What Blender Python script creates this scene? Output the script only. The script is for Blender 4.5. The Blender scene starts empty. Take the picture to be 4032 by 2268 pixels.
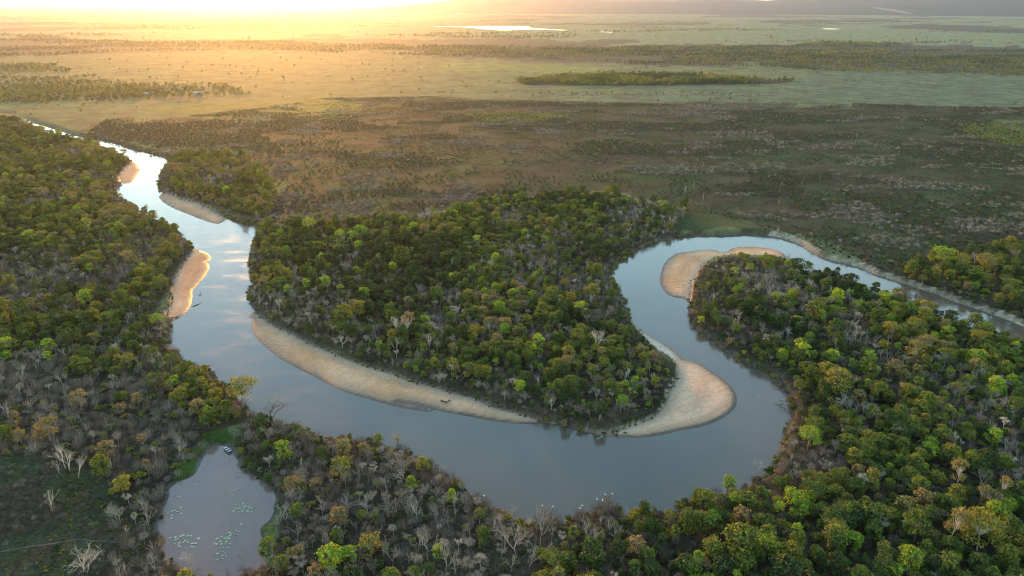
import bpy, math, random
import numpy as np
from mathutils import Vector

# ------------------------------------------------------------------ camera, sky, sun, exposure
scene = bpy.context.scene
CAM_H, PITCH = 150.0, math.radians(21.95)
cam_data = bpy.data.cameras.new("camera")
cam_data.sensor_width = 36.0
cam_data.lens = 24.97
cam_data.clip_start, cam_data.clip_end = 1.0, 80000.0
cam = bpy.data.objects.new("camera", cam_data)
cam.location = (0, 0, CAM_H)
cam.rotation_euler = (math.pi / 2 - PITCH, 0, 0)
scene.collection.objects.link(cam)
scene.camera = cam

SUN_EL, SUN_AZ = math.radians(6.5), math.radians(-18.5)     # azimuth from +Y, towards +X positive
world = bpy.data.worlds.new("World")
scene.world = world
world.use_nodes = True
wn = world.node_tree
for n in list(wn.nodes):
    wn.nodes.remove(n)
w_out = wn.nodes.new("ShaderNodeOutputWorld")
w_bg = wn.nodes.new("ShaderNodeBackground")
w_sky = wn.nodes.new("ShaderNodeTexSky")
w_sky.sky_type = 'NISHITA'
w_sky.sun_disc = False
w_sky.sun_elevation = SUN_EL
w_sky.sun_rotation = SUN_AZ
w_sky.altitude = 150.0
w_sky.air_density, w_sky.dust_density, w_sky.ozone_density = 1.35, 0.0, 2.0
w_bg.inputs['Strength'].default_value = 0.12
wn.links.new(w_sky.outputs[0], w_bg.inputs['Color'])
wn.links.new(w_bg.outputs[0], w_out.inputs['Surface'])

sun_data = bpy.data.lights.new("sun", 'SUN')
sun_data.energy = 1.4
sun_data.angle = math.radians(7.0)
sun_data.color = (1.0, 0.41, 0.075)
sun = bpy.data.objects.new("sun", sun_data)
sd = Vector((math.sin(SUN_AZ) * math.cos(SUN_EL), math.cos(SUN_AZ) * math.cos(SUN_EL), math.sin(SUN_EL)))
sun.rotation_euler = sd.to_track_quat('Z', 'Y').to_euler()
sun.location = sd * 400
scene.collection.objects.link(sun)

HAZE_DENSITY, HAZE_G = 3.9e-5, 0.79
vs = scene.view_settings
vs.view_transform = 'Standard'
vs.look = 'None'
vs.exposure = 2.82
vs.gamma = 1.0
vs.use_curve_mapping = False
scene.render.engine = 'CYCLES'
scene.cycles.use_denoising = True
scene.cycles.filter_width = 1.0
scene.cycles.max_bounces = 4
scene.cycles.diffuse_bounces = 1
scene.cycles.glossy_bounces = 2
scene.cycles.transmission_bounces = 3
scene.cycles.transparent_max_bounces = 8
scene.cycles.volume_bounces = 0
scene.cycles.sample_clamp_indirect = 6.0
scene.cycles.use_adaptive_sampling = True
scene.cycles.adaptive_threshold = 0.02

# ------------------------------------------------------------------ traced ground plan (metres)
BANK_A = [(-839.4,1102.9),(-736.6,1052.4),(-680.5,1006.2),(-634.1,957.2),(-605.0,934.4),(-558.2,891.7),(-507.2,847.4),(-490.0,834.0),(-473.8,829.1),(-457.6,816.3),(-440.3,803.9),(-421.0,781.5),(-393.8,763.0),
    (-374.8,748.0),(-357.7,729.7),(-346.2,715.9),(-343.6,702.5),(-341.0,691.9),(-332.3,667.2),(-329.8,656.5),(-322.4,639.0),(-312.2,614.8),(-305.5,603.8),(-296.4,588.7),(-291.9,584.5),(-277.1,573.6),(-265.6,561.4),
    (-254.8,555.1),(-239.0,540.7),(-228.8,529.8),(-220.7,521.4),(-213.9,515.9),(-200.5,502.6),(-193.8,496.8),(-187.1,495.5),(-179.1,479.5),(-175.8,466.7),(-171.4,445.3),(-169.4,434.1),(-158.5,403.0),(-150.5,384.4),
    (-147.2,371.4),(-144.5,357.0),(-140.3,351.0),(-134.6,341.9),(-132.5,337.6),(-124.4,327.8),(-114.0,317.0),(-106.4,311.5),(-99.4,304.8),(-93.0,299.1),(-84.1,292.9),(-74.5,285.9),(-68.9,281.7),(-60.0,276.1),
    (-51.6,271.3),(-43.3,265.9),(-35.3,261.4),(-27.7,257.8),(-22.5,254.3),(-14.1,251.3),(-10.7,247.6),(-4.3,242.6),(1.9,240.6),(8.0,237.6),(11.0,235.1),(12.4,233.5),(16.2,232.9),(21.4,230.5),(26.6,228.1),(30.0,226.2),
    (34.7,225.0),(38.2,226.6),(41.8,228.4),(47.2,231.4),(50.1,233.1),(54.0,235.6),(57.3,238.9),(59.7,242.6),(62.9,249.3),(65.3,256.2),(68.3,262.0),(71.3,268.4),(73.3,275.8),(73.9,282.5),(71.6,288.3),(67.9,294.4),
    (65.9,300.7),(64.0,309.2),(61.3,318.1),(59.6,327.5),(59.4,338.2),(61.4,354.9),(60.2,365.0),(60.1,373.4),(58.1,384.4),(59.6,395.7),(62.5,405.2),(65.3,412.9),(70.7,420.9),(77.7,431.6),(89.9,447.4),(98.8,456.0),
    (108.4,463.3),(117.0,466.1),(127.0,468.4),(136.8,468.9),(151.0,468.9),(158.0,471.8),(165.2,471.8),(170.8,468.4),(178.9,468.4),(182.5,466.1),(186.0,460.5),(191.5,449.6),(192.7,437.1),(195.6,421.8),(201.6,415.2),
    (208.2,410.2),(212.9,401.7),(213.8,394.8),(221.1,384.4),(227.6,373.4),(234.3,363.9),(236.9,354.9),(242.7,345.5),(248.1,336.3),(251.5,330.3),(254.5,320.2),(263.0,302.6),(275.1,284.6)]
BANK_B = [(-831.5,1091.9),(-717.8,1034.9),(-686.7,1010.9),(-636.7,948.5),(-605.8,915.4),(-557.0,862.5),(-539.8,853.6),(-518.5,839.8),(-490.6,816.6),(-472.6,803.9),(-461.2,799.2),(-442.2,773.6),(-424.1,753.7),
    (-411.2,742.7),(-406.3,744.1),(-391.6,724.2),(-376.1,700.4),(-379.3,706.1),(-373.0,681.6),(-365.4,656.5),(-356.0,632.1),(-348.3,623.3),(-342.7,603.8),(-334.7,581.9),(-328.8,575.9),(-314.6,561.7),(-292.9,535.9),
    (-274.8,516.3),(-258.6,497.4),(-239.1,483.3),(-224.7,463.5),(-207.5,439.3),(-201.5,427.0),(-206.1,428.6),(-202.5,416.2),(-200.9,406.6),(-199.4,396.5),(-195.7,385.2),(-193.5,377.2),(-187.7,362.8),(-182.3,350.3),
    (-180.1,338.6),(-177.6,333.1),(-172.2,330.6),(-170.6,324.4),(-163.6,303.4),(-160.8,298.8),(-150.5,287.2),(-143.2,280.4),(-132.5,275.1),(-125.3,266.1),(-120.4,262.4),(-105.6,243.4),(-98.0,235.8),(-92.3,233.3),
    (-88.0,232.9),(-82.3,230.0),(-76.2,226.5),(-66.6,221.4),(-58.8,222.3),(-50.7,219.9),(-44.1,216.7),(-39.5,216.7),(-36.3,214.9),(-34.2,209.8),(-28.2,207.2),(-21.3,200.2),(-13.6,191.1),(-8.9,186.2),(-4.3,182.7),
    (-1.6,177.1),(3.1,176.5),(5.6,174.5),(10.9,176.9),(17.3,177.1),(22.7,179.1),(26.3,180.4),(30.6,182.7),(33.6,182.9),(35.1,181.1),(40.8,180.7),(44.7,182.9),(47.6,181.8),(52.1,182.4),(54.3,185.9),(59.0,190.7),
    (64.4,190.2),(70.9,190.8),(75.4,190.8),(78.1,196.5),(83.3,198.2),(87.6,201.3),(91.5,205.6),(96.6,213.2),(98.4,219.5),(101.2,222.3),(101.8,226.9),(111.3,241.3),(112.7,247.2),(113.5,253.3),(112.8,257.6),(113.3,265.1),
    (112.3,271.0),(109.0,277.9),(105.1,280.8),(101.4,286.6),(102.1,291.9),(97.7,297.0),(96.7,304.8),(92.1,309.8),(90.1,316.1),(89.7,323.2),(91.3,332.8),(95.5,351.0),(99.6,365.4),(103.4,380.0),(111.8,398.2),
    (116.6,407.9),(123.1,419.0),(134.0,425.3),(148.6,425.3),(161.4,424.8),(171.5,419.5),(174.5,416.7),(175.0,393.8),(180.8,393.8),(188.6,386.9),(191.9,377.8),(194.1,366.7),(199.4,358.4),(202.5,355.5),(208.1,348.7),
    (210.1,341.0),(217.4,335.7),(219.6,328.2),(223.8,322.2),(227.6,314.7),(235.2,307.4),(239.3,299.8),(245.1,280.4),(255.1,261.9)]
SANDBARS = {'1': [(-379.8,709.7),(-371.8,701.3),(-362.2,681.6),(-360.1,682.7),(-357.1,678.2),(-354.1,665.0),(-346.2,644.1),(-340.9,626.2),(-339.7,615.8),(-347.6,624.3),(-355.2,630.1),(-363.0,643.1),(-368.6,658.6),
    (-377.8,686.1),(-383.4,709.7)],'2': [(-296.2,584.5),(-291.1,570.3),(-276.9,551.3),(-263.1,537.0),(-247.2,522.8),(-231.9,509.1),(-221.0,500.0),(-212.7,495.5),(-212.1,506.5),(-215.1,513.2),(-220.5,520.7),
    (-228.5,530.5),(-239.9,543.0),(-255.7,557.5),(-266.6,563.8),(-278.2,576.0),(-293.1,587.0)],'3': [(-132.6,337.9),(-136.0,337.6),(-135.1,333.1),(-133.3,330.6),(-131.8,331.2),(-131.2,325.6),(-127.6,316.4),
    (-124.0,309.5),(-117.2,300.2),(-109.0,291.1),(-103.6,285.1),(-95.2,277.7),(-85.6,270.6),(-77.0,262.9),(-70.6,257.8),(-64.1,254.3),(-57.4,250.9),(-50.7,247.4),(-45.1,245.1),(-36.7,242.2),(-28.2,240.6),(-37.1,244.9),
    (-46.3,248.2),(-47.5,249.5),(-40.9,247.8),(-33.5,244.9),(-26.9,241.5),(-21.5,239.8),(-13.4,237.1),(-7.3,235.1),(-1.2,233.5),(4.9,232.6),(12.4,233.1),(11.0,235.8),(8.0,238.5),(1.9,241.5),(-4.3,243.7),(-10.8,248.8),
    (-14.1,252.5),(-22.7,255.8),(-27.8,259.1),(-35.5,262.7),(-43.5,267.2),(-51.8,272.6),(-60.3,277.5),(-69.2,283.2),(-74.9,287.3),(-84.5,294.4),(-93.4,300.7),(-99.9,306.4),(-106.9,313.2),(-114.5,318.7),
    (-125.0,329.6)],'4': [(30.0,226.2),(34.6,224.7),(39.7,223.9),(42.7,223.7),(49.2,223.7),(56.1,225.7),(63.2,228.4),(70.3,230.5),(78.0,234.2),(83.2,238.2),(88.1,243.6),(91.0,249.3),(92.1,254.1),(92.3,260.6),
    (90.5,267.2),(87.6,273.5),(85.2,279.1),(82.4,283.7),(77.5,284.9),(77.0,287.8),(75.4,295.2),(72.6,301.5),(68.8,307.8),(65.6,313.8),(62.7,319.3),(59.7,328.1),(59.3,316.7),(61.6,308.1),(63.7,299.4),(65.9,292.1),
    (69.5,286.6),(71.8,281.0),(69.7,268.4),(66.7,262.0),(63.6,256.2),(61.2,249.3),(58.2,243.4),(56.0,240.0),(52.9,237.1),(49.4,234.9),(46.5,233.1),(41.3,230.1),(37.7,227.9)],'5': [(85.6,384.4),(89.4,398.2),(93.2,410.2),
    (98.4,421.4),(104.7,430.6),(110.7,434.1),(117.1,436.1),(123.6,439.1),(131.2,439.1),(133.9,435.6),(137.0,433.6),(140.8,436.1),(141.0,438.6),(146.0,443.2),(153.3,445.3),(162.4,444.8),(168.0,441.2),(173.4,437.6),
    (174.6,430.6),(173.9,423.3),(167.6,419.0),(157.1,420.9),(147.8,421.8),(133.4,421.8),(123.9,416.2),(118.4,407.0),(113.7,397.4),(105.5,380.0),(101.3,365.4),(95.7,349.6),(94.2,353.8),(92.9,357.7),(90.3,357.7),
    (87.0,359.9),(85.3,364.7),(84.8,375.7)],'6': [(-170.7,329.3),(-169.4,336.0),(-170.4,345.5),(-175.6,359.9),(-179.2,368.4),(-179.7,373.7),(-180.1,383.6),(-181.0,390.6),(-183.5,403.0),(-186.0,410.2),(-192.0,418.0),
    (-187.9,416.2),(-189.5,420.9),(-194.2,430.1),(-199.6,435.1),(-208.5,440.1),(-207.7,428.6),(-204.0,416.2),(-202.4,406.6),(-200.9,396.5),(-197.2,385.2),(-194.9,377.2),(-189.1,362.8),(-183.6,350.3),(-181.4,338.6),
    (-178.6,332.5),(-172.7,329.3)]}
POND = [(-108.0,216.3),(-104.8,217.2),(-101.5,215.0),(-100.3,211.7),(-96.0,204.3),(-91.2,200.3),(-85.2,196.6),(-81.2,192.9),(-77.2,186.6),(-77.3,180.5),(-78.4,174.7),(-76.0,169.8),(-72.0,165.1),(-73.7,161.7),
    (-76.6,157.3),(-79.6,155.7),(-84.0,156.8),(-84.4,154.0),(-90.5,156.8),(-98.6,162.5),(-100.7,166.0),(-108.2,176.6),(-109.4,183.1),(-110.8,188.6),(-112.8,195.1),(-108.4,200.3),(-106.7,204.3),(-108.3,210.8)]
LAKES = [[(-537.9,4854.7),(-446.2,4904.7),(-348.5,4805.6),(-270.0,4904.7),(-92.7,4930.1),(125.1,4904.7),(92.4,4664.2),(198.4,4404.7),(314.3,4209.2),(292.1,4153.9),(98.9,4324.4),(34.0,4209.2),(-59.8,4135.7),
    (-123.9,4285.3),(-194.0,4404.7),(-260.1,4664.2),(-361.1,4757.5)],[(449.3,3996.1),(514.4,3979.3),(538.1,3897.4),(495.4,3881.4)],[(1843.1,4487.9),(1924.8,4425.2),(1874.3,4324.4),(1787.8,4344.2)]]
PALE_BANK = [(179.6,468.4),(182.5,466.1),(186.0,460.5),(191.5,449.6),(192.7,437.1),(195.6,421.8),(201.6,415.2),(208.2,410.2),(212.9,401.7),(213.8,394.8),(221.1,384.4),(227.6,373.4),(234.3,363.9),(236.9,354.9),
    (242.7,345.5),(248.1,336.3),(251.5,330.3),(254.5,320.2),(263.0,302.6)]
TRACK = [(-151.8,161.0),(-148.0,161.9),(-141.1,163.8),(-133.9,165.5),(-128.2,167.0),(-121.9,166.1),(-115.3,166.1),(-110.3,164.3)]
ZONES = {'left_forest': [(-863.8,975.8),(-671.5,975.8),(-604.9,912.9),(-507.0,831.6),(-442.8,777.2),(-375.7,697.9),(-344.7,612.9),(-340.4,591.9),(-263.0,505.9),(-209.5,443.7),(-202.3,418.6),(-196.5,387.4),
    (-186.5,349.3),(-182.6,329.4),(-168.0,314.3),(-154.3,294.2),(-135.7,281.8),(-123.3,268.7),(-100.4,241.6),(-101.6,230.6),(-114.2,223.8),(-140.9,249.3),(-155.1,261.7),(-177.4,261.7),(-201.4,266.1),
    (-271.6,266.1)],'left_thicket': [(-271.6,266.1),(-201.4,266.1),(-177.4,261.7),(-155.1,261.7),(-140.9,249.3),(-114.2,223.8),(-109.5,218.9),(-111.4,208.0),(-114.5,195.2),(-110.3,182.4),(-109.7,174.1),(-116.8,182.4),
    (-131.0,191.2),(-145.5,200.7),(-165.5,208.0),(-228.2,214.1)],'pond_left': [(-130.3,189.9),(-116.8,182.4),(-110.2,175.3),(-106.8,169.7),(-101.4,164.3),(-92.5,159.2),(-82.7,152.6),(-78.1,140.9),(-106.1,140.9),
    (-115.5,164.3),(-123.4,175.3)],'open_left': [(-228.2,214.1),(-165.5,208.0),(-145.5,200.7),(-130.3,189.9),(-123.4,175.3),(-115.5,164.3),(-105.2,139.3),(-165.8,139.3)],'peninsula': [(-176.1,471.5),(-185.3,496.1),
    (-166.8,489.7),(-128.2,480.5),(-121.8,509.3),(-102.3,516.1),(-77.5,502.6),(-45.0,516.1),(-19.6,556.8),(-5.4,564.8),(17.2,556.8),(48.8,568.9),(86.3,568.9),(109.1,545.1),(131.3,519.6),(124.2,496.1),(110.5,474.5),
    (118.5,462.8),(98.5,449.0),(74.3,423.4),(58.4,387.4),(59.0,360.0),(58.4,332.6),(60.0,311.4),(67.1,287.3),(72.0,277.5),(69.6,263.9),(62.1,245.4),(55.9,234.2),(46.0,227.2),(35.8,221.8),(21.2,226.3),(11.0,230.6),
    (1.9,236.9),(-11.7,244.4),(-27.6,254.0),(-50.4,266.7),(-82.6,288.5),(-105.3,307.1),(-129.0,331.0),(-137.9,345.9),(-155.7,395.9),(-169.5,443.7)],'north_bank': [(-340.2,686.1),(-355.5,749.0),(-326.0,749.0),
    (-273.9,722.6),(-222.5,642.5),(-186.0,552.9),(-180.3,509.3),(-187.2,496.1),(-215.6,523.1),(-262.1,564.8),(-288.2,581.5),(-309.0,612.9)],'right_forest': [(94.6,345.9),(102.9,375.2),(114.9,400.3),(131.9,417.6),
    (170.1,413.9),(185.1,400.3),(198.3,374.5),(207.3,361.9),(221.8,342.5),(233.1,321.7),(245.1,307.1),(261.3,268.3),(203.1,132.9),(43.6,132.9),(55.4,188.6),(65.9,193.9),(77.2,195.2),(85.6,202.9),(94.5,211.0),
    (101.8,223.8),(109.8,237.8),(111.4,253.3),(107.3,272.8),(96.1,292.3),(89.0,311.4)],'south_bank': [(-100.4,241.6),(-89.9,237.8),(-67.6,225.5),(-45.2,221.3),(-37.0,218.9),(-27.8,206.2),(-13.8,190.6),(-4.5,182.4),
    (5.8,178.2),(22.8,183.0),(34.6,186.7),(55.2,187.3),(43.6,132.9),(-75.0,132.9),(-81.0,152.0),(-77.0,152.5),(-70.1,161.7),(-70.4,169.7),(-73.8,183.6),(-79.5,191.2),(-92.8,200.7),(-99.4,214.1),
    (-101.6,230.6)],'right_patch': [(223.7,383.3),(241.5,400.3),(271.0,409.2),(296.6,428.3),(324.3,443.7),(351.4,449.0),(365.7,423.4),(268.4,294.9),(253.5,320.2),(242.8,344.2),
    (235.3,361.9)],'north_strip': [(-487.9,839.9),(-445.6,815.3),(-368.9,749.0),(-355.5,749.0),(-345.6,697.9),(-397.0,762.8),(-473.1,823.4)],'far_wood': [(7.2,1481.5),(99.1,1565.0),(211.9,1604.4),(374.8,1593.0),
    (516.1,1522.1),(572.1,1461.9),(481.2,1415.1),(332.4,1406.1),(208.4,1388.4),(88.3,1388.4),(21.4,1406.1)],'far_left_wood': [(-1454.5,1834.4),(-1187.4,1912.3),(-946.7,1633.8),(-779.8,1471.6),(-628.0,1379.7),
    (-517.1,1337.8),(-542.4,1242.9),(-612.2,1208.5),(-645.5,1160.1),(-583.4,1101.1),(-629.9,1047.5),(-658.5,1010.5),(-850.2,1047.5)],'band_a': [(-298.7,2791.3),(-14.3,2631.4),(333.3,2557.9),(552.1,2791.3),
    (903.4,2709.0),(1290.5,2971.5),(1637.8,2709.0),(1982.4,2557.9),(1238.7,1576.0),(945.6,1633.8),(733.9,1664.2),(613.1,1819.6),(374.1,1872.5),(125.5,1996.8),(-159.6,2168.8),
    (-394.1,2243.7)],'band_left': [(-2403.7,3070.4),(-2227.4,3540.3),(-1423.2,2971.5),(-950.7,3070.4),(-496.7,2843.1),(-282.0,2631.4),(-394.1,2243.7),(-753.9,2422.5),(-1165.4,2422.5),(-1354.4,2189.7),
    (-1650.0,2088.9)],'burnt': [(-409.7,1047.5),(-301.0,1208.5),(-134.6,1225.5),(34.4,1175.8),(230.3,1129.9),(472.8,1144.8),(858.2,1073.7),(391.5,311.4),(293.2,311.4),(245.9,334.2),(217.9,383.3),(196.6,421.0),
    (183.3,460.0),(166.3,477.4),(132.1,523.1),(88.6,585.8),(-5.5,577.2),(-78.5,509.3),(-129.7,486.6),(-180.0,502.6),(-188.4,560.8),(-225.8,652.9),(-299.2,749.0),(-375.2,762.8),(-449.7,823.4),(-512.4,857.1),
    (-547.9,975.8),(-479.3,975.8)],'meadow_right': [(16.0,1358.4),(227.6,1358.4),(472.4,1388.4),(591.7,1447.6),(929.2,1604.4),(1217.9,1548.6),(868.5,1087.2),(478.8,1160.1),(233.2,1144.8),(98.4,1208.5),
    (-7.1,1279.3)],'meadow_left': [(-574.8,1047.5),(-544.9,1101.1),(-457.1,1175.8),(-326.4,1225.5),(-237.0,1160.1),(-211.4,1047.5),(-245.8,975.8),(-348.8,975.8),(-401.2,987.1),
    (-472.2,1022.5)],'meadow_mid': [(-193.4,1979.3),(-79.1,1996.8),(148.1,1849.5),(257.3,1728.5),(126.9,1576.0),(-8.8,1604.4),(-128.1,1728.5)],'lime_patch': [(-66.7,1022.5),(-24.2,1047.5),(66.8,1034.9),(74.8,994.0),
    (28.2,954.0),(-39.1,958.3)],'lime_patch2': [(573.9,933.0),(626.5,943.4),(671.9,912.9),(568.2,762.8),(546.1,792.0),(538.0,839.9)],'lime_patch3': [(-158.5,697.9),(-146.5,707.6),(-114.5,697.9),(-118.3,674.7),
    (-140.2,674.7)],'green_pond_right': [(-77.1,171.8),(-76.0,177.5),(-72.1,174.1),(-69.7,167.5),(-66.0,160.2),(-70.6,161.7),(-74.7,167.0)],'green_pond_top': [(-106.8,197.0),(-111.1,193.2),(-114.3,196.6),(-112.0,209.5),
    (-111.0,220.5),(-105.4,225.5),(-101.3,220.5),(-100.2,212.5),(-106.2,212.8),(-107.0,208.0)],'green_pond_east': [(-94.4,200.9),(-94.7,203.6),(-86.3,199.3),(-78.6,193.9),(-73.8,183.6),(-75.6,183.0),(-79.9,189.7),
    (-83.8,193.3)],'green_bar': [(-190.3,371.0),(-193.4,367.5),(-186.1,342.5),(-182.6,329.4),(-171.9,317.2),(-167.8,319.0),(-175.5,329.4),(-179.2,344.5)],'green_north': [(109.9,471.5),(122.3,496.1),(137.4,512.7),
    (157.3,509.3),(173.6,483.5),(176.7,462.8),(153.9,465.7),(125.3,462.3)],'green_bank2': [(-235.9,533.9),(-218.2,530.3),(-193.5,509.3),(-183.3,487.2),(-197.2,494.2),(-217.0,512.7)]}
LILY_PADS = [(-99.6,171.7,0.52),(-100.2,171.2,0.52),(-101.6,170.8,0.5),(-98.3,171.4,0.5),(-97.2,171.5,0.52),(-101.1,169.7,0.45),(-100.5,170.2,0.41),(-94.4,170.3,0.63),(-98.0,169.3,0.51),(-98.3,168.6,0.47),
    (-99.4,168.5,0.43),(-97.0,168.6,0.47),(-99.3,167.9,0.47),(-99.1,167.2,0.51),(-98.5,166.8,0.49),(-95.5,168.1,0.55),(-94.4,168.3,0.55),(-94.5,166.7,0.45),(-95.2,166.7,0.41),(-96.5,166.2,0.37),(-103.1,170.5,0.46),
    (-100.7,168.0,0.41),(-88.9,170.2,0.53),(-88.2,170.3,0.36),(-87.8,171.1,0.45),(-86.9,170.6,0.41),(-86.4,170.2,0.36),(-86.3,170.9,0.36),(-85.8,170.8,0.36),(-85.2,170.3,0.52),(-85.6,169.8,0.36),(-86.1,172.8,0.53),
    (-85.4,171.5,0.45),(-85.4,172.2,0.41),(-87.4,169.0,0.5),(-85.6,168.9,0.46),(-86.6,167.9,0.48),(-88.1,167.9,0.54),(-88.9,168.3,0.4),(-85.5,168.2,0.34),(-84.2,168.1,0.34),(-82.7,168.6,0.3),(-85.5,166.5,0.4),
    (-84.2,166.4,0.4),(-83.4,165.8,0.3),(-85.0,164.9,0.32),(-85.8,164.9,0.3),(-86.3,164.0,0.5),(-84.1,164.1,0.34),(-84.6,163.2,0.41),(-83.4,162.9,0.35),(-86.2,161.9,0.32),(-85.3,161.5,0.39),(-84.0,162.0,0.35),
    (-86.9,162.9,0.26),(-84.5,161.8,0.26),(-87.3,163.3,0.22),(-79.4,163.4,0.24),(-79.9,162.9,0.25),(-84.5,173.7,0.37),(-83.5,173.3,0.37),(-83.3,171.8,0.26),(-84.3,172.2,0.3),(-83.8,176.5,0.51),(-85.7,175.9,0.25),
    (-80.0,164.9,0.24),(-79.6,165.8,0.22),(-104.5,181.5,0.49),(-107.0,180.6,0.49),(-106.5,179.3,0.53),(-106.1,182.4,0.43),(-107.7,182.6,0.5),(-107.1,183.0,0.43),(-108.6,180.2,0.43),(-105.8,184.3,0.48),
    (-106.1,182.4,0.43),(-107.8,182.6,0.5),(-107.1,183.0,0.43),(-88.4,182.7,0.53),(-86.6,182.2,0.46),(-88.0,183.9,0.42),(-87.3,183.8,0.34),(-87.0,184.2,0.42),(-86.6,183.5,0.34),(-85.8,183.6,0.4),(-86.4,185.4,0.36),
    (-85.7,184.7,0.38),(-85.5,185.4,0.34),(-85.3,184.3,0.32),(-84.7,184.6,0.34),(-84.3,185.1,0.34),(-84.0,184.4,0.38),(-83.5,184.6,0.31),(-83.1,184.5,0.42),(-83.2,183.9,0.38),(-85.5,183.0,0.42),(-84.6,183.1,0.33),
    (-84.0,183.0,0.4),(-84.0,182.4,0.33),(-83.5,182.5,0.31),(-82.6,182.5,0.35),(-86.7,186.2,0.47),(-85.6,182.5,0.42),(-83.4,186.0,0.32),(-82.6,185.5,0.32),(-86.8,182.2,0.38),(-88.7,185.9,0.3),(-88.7,186.9,0.23),
    (-90.9,193.9,0.37),(-91.9,192.8,0.33),(-91.1,192.7,0.33),(-89.9,194.2,0.26),(-91.1,191.5,0.28),(-89.8,192.8,0.24),(-90.4,188.3,0.28),(-88.6,188.5,0.34),(-94.3,196.4,0.31),(-105.5,196.2,0.45),(-108.8,189.8,0.49),
    (-105.2,192.3,0.33)]
EGRETS = [(31.4,182.1),(26.3,179.5),(28.0,179.1),(9.3,176.5),(12.6,176.1),(20.6,175.3),(21.4,176.5),(-8.7,181.2),(29.1,181.7)]
BAR_BIRDS = [(-28.4,248.1),(-28.1,247.5),(-27.8,247.7),(-27.2,247.2),(-26.8,247.3),(-26.5,246.6),(-26.2,246.9),(-25.7,247.4),(-25.4,247.8),(-25.0,248.0)]
BOAT = [(-103.7,216.6),(-100.7,213.9)]
RIVER_LOGS = [(-172.3,362.4),(-167.8,349.0)]
DRIFT = [(96.4,305.4),(100.1,300.5),(97.8,295.7),(103.2,291.8),(104.0,283.1),(105.7,279.3),(108.3,276.9),(112.3,263.6),(114.2,262.1),(113.9,258.3),(111.2,247.8),(109.6,242.1)]
BRANCH_IN_WATER = [(32.6,223.4),(99.2,253.7),(107.7,244.7)]
HUTS = [(-623.2,1246.5),(-613.8,1286.8),(-594.4,1309.9),(-537.9,1257.2),(-571.7,1358.4)]
PALMS = [(-275.7,517.5),(-39.8,211.8),(-54.7,199.0)]
SPECIAL = {'big': (134.8,162.6),'lime': (-50.8,153.1),'bare_path': (-118.8,153.9),'bare_open': (-143.2,179.1),'q1': (-151.9,201.3),'q2': (-149.3,199.3),'q3': (-145.2,197.0),'q4': (-152.4,198.2),'pond1': (-90.5,157.4),'pond2': (-89.9,157.8),'edge': (-191.3,232.4),'umb': (-107.4,244.4),'round': (-94.0,237.9),'orange': (-67.2,152.6),'stump': (-77.5,151.1)}
BARE_ROW = [(8.3,164.3,11.8),(11.7,167.0,6.4),(-2.1,162.1,8.2),(0.5,159.0,11.9),(4.8,155.5,9.3),(21.5,165.5,8.0),(23.3,164.3,6.9),(29.9,164.9,7.5),(-33.8,156.0,7.0),(-43.4,158.4,6.6),(-18.2,153.1,8.0),(-15.8,158.4,4.9),
    (0.1,178.1,5.5),(35.3,164.0,3.3),(2.2,164.6,7.7),(-23.8,158.4,10.3),(-27.2,161.8,7.1),(-15.8,152.6,5.8),(-0.3,154.2,5.8),(35.3,177.5,4.1)]
PALE_TRUNKS = [(-52.9,303.0,11.5),(-55.0,304.4,10.1),(-50.4,302.4,10.8),(38.8,286.5,11.0),(38.4,289.8,9.7),(144.8,190.4,11.3),(126.9,164.1,11.3),(154.3,184.1,8.9),(145.9,180.8,8.1),(85.0,203.6,5.4),(10.9,255.4,6.2),
    (-37.8,289.8,8.3)]
DEAD_STEMS = [(182.1,690.9),(180.0,665.8),(152.3,585.1),(141.0,566.5),(150.6,545.2),(270.4,612.5),(218.0,710.9),(162.8,671.9),(158.1,636.8),(141.2,567.2),(149.6,541.2),(205.6,533.0),(259.2,488.2),(235.7,484.7),
    (342.9,488.2),(348.8,468.2),(305.9,463.5),(309.8,461.9),(245.9,468.2)]
SMOKE = [(4732.9,8951.0)]
GREY_SPOTS = [(-128.3,345.8,22),(-108.3,318.4,24),(-89.3,297.2,24),(-69.6,281.9,20),(55.4,242.9,22),(63.7,259.1,16),(48.6,231.8,16),(51.6,326.1,22),(40.2,367.6,34),(21.0,414.3,34),(86.3,478.6,45),(174.6,263.4,24),
    (180.5,230.0,20),(163.0,272.4,18),(-41.0,180.5,26),(-24.3,173.5,22),(-56.9,198.7,18),(118.6,345.8,26),(144.9,363.8,24),(-109.0,299.9,18),(-6.7,246.8,16)]

# ------------------------------------------------------------------ helpers
rng = np.random.default_rng(7)
random.seed(7)
COL = scene.collection

def tag(o, label=None, cat=None, group=None, kind=None):
    if label: o["label"] = label
    if cat: o["category"] = cat
    if group: o["group"] = group
    if kind: o["kind"] = kind
    return o

def mesh_from(name, verts, faces, mats=(), smooth=False, mat_idx=None):
    me = bpy.data.meshes.new(name)
    me.from_pydata([tuple(map(float, v)) for v in verts], [], [tuple(map(int, f)) for f in faces])
    for m in mats:
        me.materials.append(m)
    if mat_idx is not None:
        me.polygons.foreach_set('material_index', np.asarray(mat_idx, dtype=np.int32))
    if smooth:
        me.polygons.foreach_set('use_smooth', np.ones(len(me.polygons), dtype=bool))
    me.update()
    return me

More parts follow.
